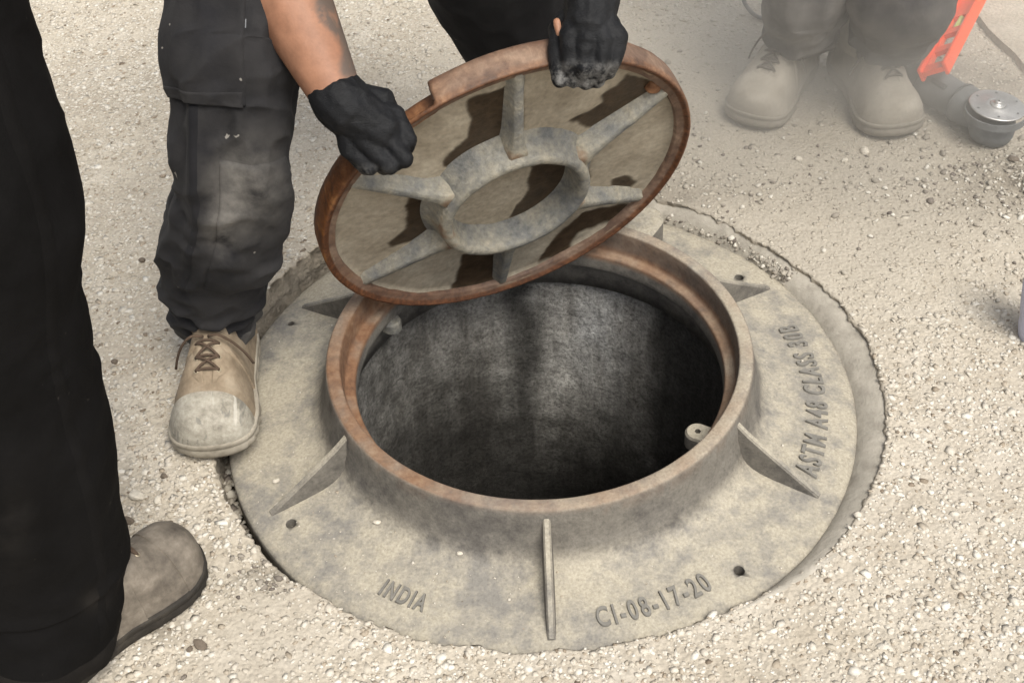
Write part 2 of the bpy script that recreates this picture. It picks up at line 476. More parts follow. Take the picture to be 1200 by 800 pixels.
def ground_z(x, y):
    x = np.asarray(x, float); y = np.asarray(y, float)
    r_ = np.hypot(x, y); deg = np.degrees(np.arctan2(y, x))
    zr = np.interp(deg, TK, ZK)
    k = sm(0.5, 1.0, r_)
    z = zr * (1 - k) + 0.036 * k
    p = np.stack([x, y, 0 * x], -1)
    z = z + 0.0022 * fbm(p * 7, 3, 11) + 0.0009 * vnoise(p * 60, 12)
    # hollow of broken concrete in front of the left edge, beside the gap
    q = np.exp(-(((x + .405) / .045) ** 2 + ((y + .335) / .03) ** 2))
    z = z - 0.010 * q * (0.6 + 0.8 * vnoise(p * 55, 31))
    return z
def dust_mask(x, y):
    p = np.stack([x, y, 0 * x], -1)
    n = 0.25 * fbm(p * 3.2, 3, 21)
    a = np.exp(-(((x - .55) / .62) ** 2 + ((y - .60) / .42) ** 2)) * 1.5
    b = np.exp(-(((x - .15) / .45) ** 2 + ((y - .80) / .5) ** 2)) * 0.85
    c = np.exp(-(((x + .40) / .10) ** 2 + ((y + .46) / .16) ** 2)) * 0.55
    e = np.exp(-(((x - .47) / .16) ** 2 + ((y - .36) / .16) ** 2)) * 0.8
    return np.clip(a + b + c + e + n - 0.12, 0, 1)
def dirt_mask(x, y):
    p = np.stack([x, y, 0 * x], -1)
    n = fbm(p * 14, 4, 41)
    m = np.exp(-(((x - .93) / .10) ** 2 + ((y - .80) / .10) ** 2)) * 0.8
    m = m + np.exp(-(((x - .93) / .16) ** 2 + ((y - .44) / .09) ** 2)) * 0.75
    m = m + np.exp(-(((x + .405) / .05) ** 2 + ((y + .345) / .035) ** 2)) * 0.6
    m = m + np.exp(-(((x + .535) / .035) ** 2 + ((y + .44) / .016) ** 2)) * 0.9
    m = m + np.exp(-(((x - .25) / .22) ** 2 + ((y - .47) / .05) ** 2)) * 0.5
    m = m + np.exp(-(((x + .85) / .25) ** 2 + ((y - .95) / .12) ** 2)) * 0.35
    return np.clip(m * (0.75 + 0.9 * n), 0, 1)

# road surface: one sheet with a round pit, broken edge, reaching the horizon
NT = 900
deg = np.linspace(-180, 180, NT, endpoint=False)
er = edge_r(deg)
rows = []
cs, sn = np.cos(R(1) * deg), np.sin(R(1) * deg)
edge_top = ground_z(er * cs, er * sn)
for dr, zt in ((-0.006, -0.09), (-0.004, -0.05), (-0.002, -0.034), (0.0, -0.022), (0.001, -0.012), (0.0015, -0.004), (0.001, 0.003), (0.002, 0.009), (0.0, 1.0)):
    zq = zt if zt < .5 else .02
    wob = 0.005 * vnoise(np.stack([cs * 34, sn * 34, 0 * cs + zq * 80], -1), 6) + 0.004 * vnoise(np.stack([cs * 75, sn * 75, 0 * cs + zq * 150], -1), 16)
    rr = er + dr + wob
    z_ = np.full(NT, zt) if zt < .5 else edge_top - 0.004
    z_ = np.minimum(z_, edge_top - 0.004 - 0.0004 * (9 - len(rows)))
    rows.append((rr * cs, rr * sn, z_))
step = 0.0; dr = 0.003
while step < 80:
    rr = er + step
    x, y = rr * cs, rr * sn
    z = ground_z(x, y)
    if step == 0: z = z - 0.002
    rows.append((x, y, z))
    step += dr
    if step > 0.02: dr = 0.006
    if step > 1.6: dr = step * 0.12
    elif step > 0.1: dr = 0.011
GX = np.concatenate([r_[0] for r_ in rows]); GY = np.concatenate([r_[1] for r_ in rows]); GZ = np.concatenate([r_[2] for r_ in rows])
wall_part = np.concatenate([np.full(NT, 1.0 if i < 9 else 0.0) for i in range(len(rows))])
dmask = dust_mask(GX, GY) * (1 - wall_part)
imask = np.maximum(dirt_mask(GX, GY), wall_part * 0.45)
road = mesh_obj('road_surface', np.stack([GX, GY, GZ], -1), grid_faces(NT, len(rows)), M_GROUND, attrs={'dust': dmask, 'dirt': imask})
tag(road, 'pale worn concrete road of exposed aggregate round the open manhole', kind='structure')

# stones of the exposed aggregate, half sunk in the cement
ico = bmesh.new(); bmesh.ops.create_icosphere(ico, subdivisions=1, radius=1.0)
IV = np.array([v.co[:] for v in ico.verts]); IF = np.array([[v.index for v in f.verts] for f in ico.faces]); ico.free()
def scatter_stones(name, xy, size, sink, mat, label, flat=0.55, dust=None, zfun=ground_z, seed=3, parent=None):
    g = np.random.default_rng(seed)
    n = len(xy); k = len(IV)
    jit = 1 + g.uniform(-0.45, 0.32, (n, k, 1))
    sc = np.stack([g.uniform(0.75, 1.35, n), g.uniform(0.65, 1.05, n), flat * g.uniform(0.7, 1.15, n)], -1)
    v = IV[None] * jit * sc[:, None, :] * size[:, None, None]
    a = g.uniform(0, 6.283, n); ca, sa = np.cos(a), np.sin(a)
    tl = g.normal(0, 0.22, n)
    vz = v[..., 2] + v[..., 0] * tl[:, None]
    vx = v[..., 0] * ca[:, None] - v[..., 1] * sa[:, None]
    vy = v[..., 0] * sa[:, None] + v[..., 1] * ca[:, None]
    z0 = zfun(xy[:, 0], xy[:, 1]) + size * flat * sink
    out = np.stack([vx + xy[:, :1], vy + xy[:, 1:2], vz + z0[:, None]], -1).reshape(-1, 3).astype(np.float32)
    F = (IF[None] + (np.arange(n) * k)[:, None, None]).reshape(-1, 3)
    me = bpy.data.meshes.new(name)
    me.vertices.add(len(out)); me.vertices.foreach_set('co', out.ravel())
    me.loops.add(F.size); me.loops.foreach_set('vertex_index', F.ravel().astype(np.int32))
    me.polygons.add(len(F)); me.polygons.foreach_set('loop_start', np.arange(0, F.size, 3, dtype=np.int32))
    me.update(calc_edges=True); me.validate()
    d = np.repeat(np.zeros(n) if dust is None else dust, k).astype(np.float32)
    t = me.attributes.new('dust', 'FLOAT', 'POINT'); t.data.foreach_set('value', d)
    o = link(name, me, mat, parent)
    o['kind'] = 'stuff'
    if label: o['label'] = label
    return o
def in_view(x, y, pad=0.0):
    d = np.stack([x, y, 0 * x + .03], -1) - CAM
    w = d @ CF; px = 600 + FPX * (d @ CR) / w; py = 400 - FPX * (d @ CU) / w
    return (px > -pad) & (px < 1200 + pad) & (py > -pad) & (py < 800 + pad) & (w > .2)
NP_ = 290000
xy = np.stack([rng.uniform(-1.75, 1.75, NP_), rng.uniform(-0.95, 1.8, NP_)], -1)
rr = np.hypot(xy[:, 0], xy[:, 1]); dg_ = np.degrees(np.arctan2(xy[:, 1], xy[:, 0]))
keep = rr > edge_r(dg_) + 0.0008
iv = in_view(xy[:, 0], xy[:, 1], 60)
cover = 0.5 + 0.5 * fbm(np.concatenate([xy * 4, 0 * xy[:, :1]], 1), 3, 61)
dm = dust_mask(xy[:, 0], xy[:, 1])
pk = np.clip(0.62 + 0.75 * (cover - 0.35), 0.3, 1) * (1 - 0.72 * dm)
keep &= rng.uniform(0, 1, NP_) < np.where(iv, pk, 0.15 * pk)
xy = xy[keep]; dm = dm[keep]
size = np.clip(rng.lognormal(math.log(0.0032), 0.40, len(xy)), 0.0013, 0.0090)
scatter_stones('aggregate', xy, size, -0.10, M_PEBBLE, 'cream stone chips of the exposed aggregate set in the concrete road', flat=0.32, dust=np.clip(dm * 1.1, 0, 1))

# mortar bed on the right, between casting and road
mdeg = np.linspace(-66, 118, 420)
prof = [(0.486, -0.03), (0.497, -0.004), (0.503, 0.004), (0.51, 0.011), (0.52, 0.017), (0.53, 0.022), (0.545, 0.025), (0.56, 0.016)]
V = []
for r_, z_ in prof:
    for d in mdeg:
        e_ = float(np.interp(d, TK, RK))
        f_ = (r_ - 0.497) / (0.54 - 0.497)
        rad = 0.497 + f_ * (e_ + 0.006 - 0.497)
        zz = z_ * (0.55 + 0.45 * sm(-66, -40, d)) - 0.035 * sm(95, 118, d) + (0.005 if f_ > .2 else 0) * sm(30, 50, d)
        zz += (0.0012 + 0.004 * float(sm(25, 50, d))) * float(fbm(np.array([[math.cos(R(d)) * rad * 30, math.sin(R(d)) * rad * 30, 0.0]]), 3, 71)[0])
        V.append((rad * math.cos(R(d)), rad * math.sin(R(d)), zz))
mort = mesh_obj('mortar_bed', V, grid_faces(len(mdeg), len(prof), False), M_MORTAR)
tag(mort, 'smooth grey mortar bed along the right edge of the casting', kind='structure')

# soil at the bottom of the gap
V, F = lathe([(0.345, -0.075), (0.45, -0.07), (0.50, -0.06), (0.53, -0.058), (0.60, -0.07)], 200)
V = np.array(V); V[:, 2] += 0.012 * fbm(V * 22, 4, 81)
soil = mesh_obj('pit_soil', V, F, M_SOIL)
tag(soil, 'dark loose soil at the bottom of the gap round the casting', kind='structure')

# shaft under the frame
zs = np.concatenate([np.linspace(0.012, -0.9, 104), np.linspace(-1.0, -2.6, 18)])
ths = np.linspace(0, 2 * math.pi, 260, endpoint=False)
V = []; st = []; li = []
for z in zs:
    q = np.stack([np.cos(ths) * 0.34, np.sin(ths) * 0.34, np.full_like(ths, z)], -1)
    rad = 0.325 + 0.006 * fbm(q * 12, 4, 91) + 0.003 * fbm(q * 28, 3, 92)
    if z > 0.006: rad = rad + 0.012
    V += list(np.stack([np.cos(ths) * rad, np.sin(ths) * rad, q[:, 2]], -1))
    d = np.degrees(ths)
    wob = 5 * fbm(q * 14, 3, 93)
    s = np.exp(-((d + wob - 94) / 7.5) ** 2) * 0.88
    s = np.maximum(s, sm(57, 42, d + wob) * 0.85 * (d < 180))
    s = np.maximum(s, np.exp(-((d + wob - 155) / 30) ** 2) * 0.65)  # left side darkened: shade of the lid painted into the wall
    s = np.maximum(s, 0.92 * sm(-0.02, -0.50, z + 0.012 * wob + 0.0015 * (90 - d)) * (d > 90) * (d < 240))  # lower left darkens downwards, the lid's shade put into the colour
    s = np.maximum(s, 0.95 * sm(-0.14, -0.60, z + 0.05 * wob / 5))  # light falloff with depth painted as darkening
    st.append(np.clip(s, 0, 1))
    l = np.exp(-((d + wob - 68) / 12.0) ** 2) * np.exp(-((z + .16) / .15) ** 2) * (0.5 + 0.9 * fbm(q * np.array([30, 30, 8]), 3, 95))
    li.append(np.clip(l * 1.3, 0, 0.9))
shaft = mesh_obj('manhole_shaft', V, grid_faces(len(ths), len(zs)), M_SHAFT, attrs={'stain_shade': np.concatenate(st), 'lime': np.concatenate(li)})
tag(shaft, 'deep round concrete shaft with dark wet streaks and painted-in shade under the frame', kind='structure')
V, F = lathe([(0.001, -2.58), (0.2, -2.585), (0.37, -2.575)], 48)
tag(mesh_obj('shaft_floor', V, F, M_SOIL), 'dark floor at the bottom of the shaft', kind='structure')

# raised slab beyond the tool, upper right
e0, e1 = on_z(1143, 22, .044), on_z(1206, 88, .044)
ed = (e1 - e0) / np.linalg.norm(e1 - e0); en = np.array([-ed[1], ed[0], 0]); en = en if en[1] > 0 else -en
bm = bmesh.new()
A, B = e0 - ed * 0.9, e1 + ed * 2.0
NS = 60
top_e = []; bot_e = []; far_e = []
for i in range(NS):
    p = A + (B - A) * i / (NS - 1)
    w = 0.006 * float(vnoise(np.array([p * 25]), 14)[0])
    top_e.append(bm.verts.new(tuple(p + en * w + np.array([0, 0, 0.008])))); bot_e.append(bm.verts.new((p[0] - en[0] * .004, p[1] - en[1] * .004, -0.02)))
    q = p + en * 3.0
    far_e.append(bm.verts.new((q[0], q[1], 0.056)))
for i in range(NS - 1):
    bm.faces.new((bot_e[i], bot_e[i + 1], top_e[i + 1], top_e[i])); bm.faces.new((top_e[i], top_e[i + 1], far_e[i + 1], far_e[i]))
slab = bm_obj('pavement', bm, M_GROUND)
tag(slab, 'raised grey concrete slab with a straight edge beyond the grinder', kind='structure')

# ================================================================== manhole frame
FZ = 0.1106
frame = empty('manhole_casting')
tag(frame, 'grey round cast iron manhole frame with ribbed flange set in the road', 'manhole casting')
def flange_z(r_):
    return np.interp(r_, [0.34, 0.355, 0.37, 0.385, 0.40, 0.43, 0.47, 0.49, 0.50], [0.040, 0.027, 0.0195, 0.0155, 0.0135, 0.0105, 0.0065, 0.003, -0.002])
# flange with bolt holes
prf = [(0.315, -0.03), (0.315, 0.02), (0.335, 0.046)] + [(r_, float(flange_z(r_))) for r_ in (0.342, 0.348, 0.354, 0.36, 0.367, 0.375, 0.385, 0.40, 0.42, 0.44, 0.46, 0.475, 0.487, 0.494)] + [(0.4985, -0.0005), (0.5005, -0.004), (0.501, -0.03)]
V, F = lathe(prf, 240, closed=True)
V = np.array(V); top = (V[:, 2] > -0.02)
V[:, 2] += top * 0.0012 * fbm(V * 30, 3, 101)
fo = mesh_obj('flange', V, F, M_CAST, frame)
cut_bm = bmesh.new()
HOLES = [(-147, .451), (-55, .453), (35, .443), (123, .45), (155, .462)]
for d_, r_ in HOLES:
    bmesh.ops.create_cone(cut_bm, cap_ends=True, segments=20, radius1=0.0075 if d_ != 155 else .005, radius2=0.0085 if d_ != 155 else .0055, depth=0.2,
                          matrix=Matrix.Translation((r_ * math.cos(R(d_)), r_ * math.sin(R(d_)), 0)))
cutter = bm_obj('cutter', cut_bm)
bo = fo.modifiers.new('b', 'BOOLEAN'); bo.operation = 'DIFFERENCE'; bo.object = cutter; bo.solver = 'EXACT'
bake_mods(fo)
bpy.data.objects.remove(cutter)
# ring wall with the machined lid seat
prf = [(0.322, 0.0), (0.384, 0.006), (0.3845, 0.0125), (0.374, 0.0172), (0.364, 0.0222), (0.356, 0.0275), (0.349, 0.036), (0.3445, 0.046), (0.342, 0.055), (0.3385, 0.065), (0.3355, 0.085), (0.3325, 0.1), (0.331, 0.1065), (0.3285, 0.1100), (0.326, FZ),
       (0.312, FZ), (0.3097, 0.1098), (0.3085, 0.107), (0.3078, 0.095), (0.307, 0.08), (0.3065, 0.071), (0.305, 0.0665), (0.302, 0.0655), (0.294, 0.065), (0.2912, 0.0638),
       (0.2902, 0.061), (0.2896, 0.052), (0.2893, 0.043), (0.2895, 0.036), (0.2915, 0.032), (0.298, 0.029), (0.312, 0.024), (0.322, 0.0)]
V, F = lathe(prf, 240, closed=True)
V = np.array(V)
rad = np.hypot(V[:, 0], V[:, 1]); ang = np.degrees(np.arctan2(V[:, 1], V[:, 0]))
nz = fbm(V * np.array([26, 26, 26]), 3, 111)
V[:, 2] += 0.0007 * nz
rust = np.zeros(len(V))
inner = (rad < 0.3095) & (V[:, 2] > 0.058)
rust[inner] = np.clip(0.42 + 0.6 * np.exp(-((np.abs(((ang[inner] - 175 + 180) % 360) - 180)) / 55) ** 2) + (V[inner, 2] < 0.072) * 0.35 + 0.25 * nz[inner], 0, 1)
rimtop = (rad >= 0.3095) & (V[:, 2] > 0.1085) & (rad < 0.329)
rust[rimtop] = np.clip(0.25 + 0.7 * np.exp(-((np.abs(((ang[rimtop] - 200 + 180) % 360) - 180)) / 70) ** 2) + 0.3 * nz[rimtop], 0, 1)
rust[(rad >= 0.329) & (V[:, 2] > 0.1)] = 0.15
ro = mesh_obj('ring_wall', V, F, M_CAST, frame, attrs={'rust': rust})
# six gussets
for d_ in (-91, -31.5, 29, 89, 149, 208.5):
    bm = bmesh.new()
    t0, t1 = 0.0085, 0.0055
    rows_ = []
    NG = 9
    for i in range(NG):
        f = i / (NG - 1)
        r_ = 0.333 + f * (0.468 - 0.333)
        zt = 0.0955 - 0.086 * f ** 0.93 if i else 0.0965
        zt = max(zt, float(flange_z(r_)) + 0.0012)
        zb = float(flange_z(max(r_, 0.345))) - 0.012
        row = []
        for sx, zz in ((-1, zb), (-1, zt - 0.003), (-0.55, zt), (0.55, zt), (1, zt - 0.003), (1, zb)):
            w = (t0 if zz == zb else t1) * sx
            row.append(bm.verts.new((r_, w, zz)))
        rows_.append(row)
    for i in range(NG - 1):
        for j in range(5):
            bm.faces.new((rows_[i][j], rows_[i + 1][j], rows_[i + 1][j + 1], rows_[i][j + 1]))
    bm.faces.new(rows_[0]); bm.faces.new(rows_[-1][::-1])
    g = bm_obj('gusset', bm, M_CAST, frame, smooth=False)
    g.rotation_euler.z = R(d_)
# bar lugs inside the ring and hinge boss outside it
def lug(deg_, r0, r1, w, z0, z1, hole, name, lab=None):
    bm = bmesh.new()
    n = 14
    ring_t, ring_b = [], []
    out = [(r1, -w), (r1, w)]
    for i in range(n + 1):
        a = math.pi / 2 + math.pi * i / n
        out.append((r0 + w + math.cos(a) * w, math.sin(a) * w))
    for (x, y) in out:
        ring_b.append(bm.verts.new((x, y, z0)))
    for (x, y) in out:
        ring_t.append(bm.verts.new((x, y, z1 - 0.004)))
    cx = (r0 + r1) / 2
    tp = [bm.verts.new((cx + (x - cx) * 0.88, y * 0.86, z1)) for (x, y) in out]
    m = len(out)
    for i in range(m):
        j = (i + 1) % m
        bm.faces.new((ring_b[i], ring_b[j], ring_t[j], ring_t[i])); bm.faces.new((ring_t[i], ring_t[j], tp[j], tp[i]))
    if hole:
        hc = (r0 + w * 1.05, 0)
        hv = []
        for (x, y) in out:
            a = math.atan2(y, x - hc[0] + 1e-6)
            hv.append((hc[0] + hole * math.cos(a), hole * math.sin(a)))
        h1 = [bm.verts.new((x, y, z1)) for x, y in hv]; h2 = [bm.verts.new((x, y, z1 - 0.012)) for x, y in hv]
        for i in range(m):
            j = (i + 1) % m
            bm.faces.new((tp[i], tp[j], h1[j], h1[i])); bm.faces.new((h1[i], h1[j], h2[j], h2[i]))
        bm.faces.new(h2)
    else:
        bm.faces.new(tp)
    o = bm_obj(name, bm, M_CAST, frame)
    o.rotation_euler.z = R(deg_)
    if lab: o['label'] = lab
    return o
lug(-31, 0.252, 0.300, 0.0185, 0.020, 0.047, 0.0048, 'lug')
lug(146, 0.276, 0.300, 0.016, 0.014, 0.034, 0.0, 'lug').data.materials[0] = M_RIB  # darker iron puts the shade under the lid into this lug's colour
lug(57, -0.408, -0.320, 0.037, 0.004, 0.1065, 0.0, 'hinge_boss').rotation_euler.z = R(58 + 180)
# raised cast lettering, bent round the flange
def lettering(body, deg0, deg1, r_base, height, lab):
    cu = bpy.data.curves.new('lettering', 'FONT'); cu.body = body; cu.size = 1.0; cu.extrude = 0.025; cu.bevel_depth = 0.012; cu.bevel_resolution = 0; cu.space_character = 1.28; cu.offset = 0.008
    tmp = bpy.data.objects.new('tmp', cu); COL.objects.link(tmp)
    dg = bpy.context.evaluated_depsgraph_get(); dg.update()
    me = bpy.data.meshes.new_from_object(tmp.evaluated_get(dg))
    bpy.data.objects.remove(tmp)
    bmx = bmesh.new(); bmx.from_mesh(me)
    bmesh.ops.triangulate(bmx, faces=bmx.faces); bmesh.ops.subdivide_edges(bmx, edges=[e for e in bmx.edges if e.calc_length() > 0.25], cuts=1); bmx.to_mesh(me); bmx.free()
    co = np.zeros(len(me.vertices) * 3); me.vertices.foreach_get('co', co); co = co.reshape(-1, 3)
    x0, x1 = co[:, 0].min(), co[:, 0].max(); h = 0.70
    f = (co[:, 0] - x0) / (x1 - x0)
    a = np.radians(deg0 + (deg1 - deg0) * f)
    r_ = r_base - co[:, 1] / h * height
    z = flange_z(r_) + co[:, 2] * 0.085 + 0.0009
    co = np.stack([r_ * np.cos(a), r_ * np.sin(a), z], -1)
    me.vertices.foreach_set('co', co.ravel().astype(np.float32)); me.update()
    me.materials.clear()
    o = link('lettering', me, M_LETTER, frame); o['label'] = lab
    return o
lettering('INDIA', -122.8, -113.8, 0.452, 0.026, 'raised cast lettering INDIA')
lettering('CI-08-17-20', -82.9, -61.2, 0.456, 0.029, 'raised cast lettering CI-08-17-20')
lettering('ASTM A48 CLASS 30B', -28, 16, 0.453, 0.033, 'raised cast lettering ASTM A48 CLASS 30B')

# ================================================================== manhole lid
LR = 0.2945; LT = 0.0424
lc = CAM + (LR / 0.306) * (np.array([-0.02970108, 0.16536042, 0.2761128]) - CAM)
ln = np.array([0.31781133, -0.88198867, -0.34798269])
le1 = np.array([-0.94078695, -0.3389984, 0.0]); le2 = np.array([0.11796558, -0.32737758, 0.93750096])
lid = empty('manhole_cover')
lm_ = Matrix.Identity(4)
for i in range(3):
    lm_[i][0] = le1[i]; lm_[i][1] = le2[i]; lm_[i][2] = ln[i]; lm_[i][3] = lc[i]
lid.matrix_world = lm_
tag(lid, 'round rusty cast iron manhole lid tilted over the opening, underside showing', 'manhole cover')
PZ = -0.019
def lid_px(px, py, h=PZ):
    """pixel -> lid coordinates on the plane h above the lip"""
    d = CF + CR * (px - 600) / FPX - CU * (py - 400) / FPX
    o_ = lc + ln * h
    X = CAM + d * (((o_ - CAM) @ ln) / (d @ ln)) - lc
    return np.array([X @ le1, X @ le2])
def in_poly(pt, poly):
    x, y = pt[:, 0], pt[:, 1]; ins = np.zeros(len(pt), bool)
    for i in range(len(poly)):
        (xa, ya), (xb, yb) = poly[i], poly[(i + 1) % len(poly)]
        c = ((ya > y) != (yb > y)) & (x < (xb - xa) * (y - ya) / (yb - ya + 1e-12) + xa)
        ins ^= c
    return ins
BARE = [[(546, 118), (612, 92), (612, 160), (588, 168), (555, 188), (518, 197), (520, 186), (545, 163), (552, 142), (548, 130)],
        [(735, 84), (785, 100), (770, 118), (735, 135), (705, 152), (664, 141), (676, 134), (704, 122), (705, 110), (722, 100)],
        [(622, 192), (668, 180), (690, 186), (692, 208), (664, 234), (640, 248), (598, 254), (606, 238), (618, 222)],
        [(480, 222), (513, 236), (520, 262), (500, 275), (456, 291), (456, 284), (474, 268), (476, 250)],
        [(540, 296), (588, 296), (586, 318), (576, 331), (526, 339), (536, 322)],
        [(680, 248), (752, 234), (740, 248), (700, 263), (676, 274), (664, 294), (630, 306), (640, 290), (660, 268)],
        [(716, 210), (736, 204), (748, 212), (738, 219), (714, 219)]]
BARE = [[tuple(lid_px(*p)) for p in poly] for poly in BARE]
na, nr = 620, 110
aa = np.linspace(0, 2 * math.pi, na, endpoint=False)
rr_ = np.linspace(0.0005, LR - 0.012, nr)
X = (rr_[:, None] * np.cos(aa)[None]).ravel(); Y = (rr_[:, None] * np.sin(aa)[None]).ravel()
p3 = np.stack([X, Y, 0 * X], -1)
wx = 0.006 * fbm(p3 * 45, 3, 121); wy = 0.006 * fbm(p3 * 45, 3, 131)
pt = np.stack([X + wx, Y + wy], -1)
bare = np.zeros(len(X))
for poly in BARE: bare = np.maximum(bare, in_poly(pt, poly).astype(float))
B2 = bare.reshape(nr, na)
for _ in range(2):
    B2 = (B2 * 2 + np.roll(B2, 1, 1) + np.roll(B2, -1, 1) + np.roll(B2, 1, 0) + np.roll(B2, -1, 0)) / 6
bare = B2.ravel()
rad = np.hypot(X, Y)
Z = PZ + 0.0018 * (1 - bare) + 0.0030 * fbm(p3 * 22, 4, 141) * (1 - bare) + 0.010 * sm(LR - 0.03, LR - 0.012, rad)
mesh_obj('plate', np.stack([X, Y, Z], -1), grid_faces(na, nr), M_PLATE, lid, attrs={'bare': bare, 'rust': sm(LR - 0.017, LR - 0.012, rad) * 0.6})
# rim with the pick notch
NA = 480
aa = np.linspace(0, 2 * math.pi, NA, endpoint=False)
prf = [(LR - 0.0235, -0.017), (LR - 0.0220, -0.0090), (LR - 0.0205, -0.0070), (LR - 0.0115, -0.0064), (LR - 0.0095, -0.003), (LR - 0.007, -0.0022), (LR - 0.006, -0.0005), (LR - 0.0035, 0.0), (LR - 0.001, -0.0015), (LR, -0.0045),
       (LR + 0.0008, -0.012), (LR + 0.0010, -0.02), (LR + 0.0010, -0.03), (LR + 0.0005, -LT + 0.003), (LR - 0.0015, -LT), (LR - 0.01, -LT - 0.0005), (LR - 0.03, -LT), (0.15, -LT), (0.001, -LT)]
V = []; wet = []; grey = []; dark = []
dega = np.degrees(aa)
notch = sm(50.5, 52.5, dega) * sm(64, 62, dega)
for j, (r_, z_) in enumerate(prf):
    q = np.stack([np.cos(aa) * r_, np.sin(aa) * r_, 0 * aa + z_], -1)
    k_ = notch * (1.0 if j >= 10 and j <= 16 else 0.0)
    rloc = np.full(NA, r_) - 0.030 * k_ * (1.0 if z_ < -0.011 else 0)
    rloc = np.where((k_ > 0) & (r_ < LR - 0.02), r_, rloc)
    rloc = rloc + 0.0007 * fbm(q * 40, 3, 151)
    V += list(np.stack([np.cos(aa) * rloc, np.sin(aa) * rloc, q[:, 2] + 0.0006 * fbm(q * 50, 3, 152)], -1))
    dd = (dega + 180) % 360 - 180
    wet.append(np.clip(np.exp(-((dd + 12) / 42) ** 2) * 1.2, 0, 1))
    grey.append(np.clip(sm(58, 70, dega) * sm(185, 150, dega), 0, 1) * (0.95 if z_ < -0.010 else 0.45))
    if j < 4: grey[-1] = np.full(NA, 1.0)
    dark.append(np.full(NA, 0.1 if j < 4 else 1.0 if (j <= 7) else (0.55 if z_ < -0.034 else 0.0)) + 0.5 * np.exp(-((dd + 55) / 25) ** 2))
mesh_obj('rim', V, grid_faces(NA, len(prf)), M_RUST, lid, attrs={'wet': np.concatenate(wet), 'grey': np.concatenate(grey), 'dark': np.clip(np.concatenate(dark), 0, 1)})
# hub ring
HZ = 0.025
prf = [(0.0930, PZ - .004), (0.0960, PZ + 0.005), (0.0980, PZ + 0.016), (0.1000, 0.010), (0.1018, HZ - 0.006), (0.1045, HZ - 0.001), (0.110, HZ + 0.0006), (0.116, HZ - 0.0005), (0.1192, HZ - 0.004), (0.1215, 0.010),
       (0.1245, -0.002), (0.1295, PZ + 0.007), (0.136, PZ + 0.002), (0.143, PZ - .004)]
V, F = lathe(prf, 160); V = np.array(V)
V[:, 2] += 0.0016 * fbm(V * 45, 3, 161)
mesh_obj('hub_ring', V, F, M_RIB, lid)
# six ribs
for i, d_ in enumerate((87, 147, 207, 267, 327, 27)):
    bm = bmesh.new(); rows_ = []; NG = 13
    for k in range(NG):
        f = k / (NG - 1)
        r_ = 0.113 + f * (LR - 0.0115 - 0.113)
        zt = 0.0175 - 0.0245 * f ** 0.95
        wt = 0.0076 - 0.0014 * f + 0.008 * (max(0, 0.28 - f) / 0.28) ** 1.6; wb = wt + 0.0042
        if k == NG - 1: zt = PZ + 0.010
        j_ = 0.0012 * float(vnoise(np.array([[r_ * 60, i * 7.7, 0.3]]), 171)[0])
        zm = min(PZ + 0.006, zt - 0.006)
        row = [bm.verts.new((r_, w, z)) for w, z in ((-wb - .006, PZ - 0.003), (-wb, zm), (-wt - .0008, zt - 0.003 + j_), (-wt + .0018, zt + j_), (wt - .0018, zt + j_), (wt + .0008, zt - 0.003 + j_), (wb, zm), (wb + .006, PZ - 0.003))]
        rows_.append(row)
    for k in range(NG - 1):
        for j in range(7):
            bm.faces.new((rows_[k][j], rows_[k + 1][j], rows_[k + 1][j + 1], rows_[k][j + 1]))
    bm.faces.new(rows_[0]); bm.faces.new(rows_[-1][::-1])
    o = bm_obj('rib', bm, M_RIB, lid, smooth=True)
    o.rotation_euler.z = R(d_)
bm = bmesh.new()
bx, by = lid_px(768, 103, -0.012)
bmesh.ops.create_uvsphere(bm, u_segments=18, v_segments=10, radius=0.013, matrix=Matrix.Translation((bx, by, PZ + 0.002)))
for v in bm.verts:
    v.co.x += 0.002 * math.sin(v.co.y * 400); v.co.z = min(v.co.z, PZ + 0.0105)
bm_obj('boss', bm, M_RUST, lid, smooth=True)

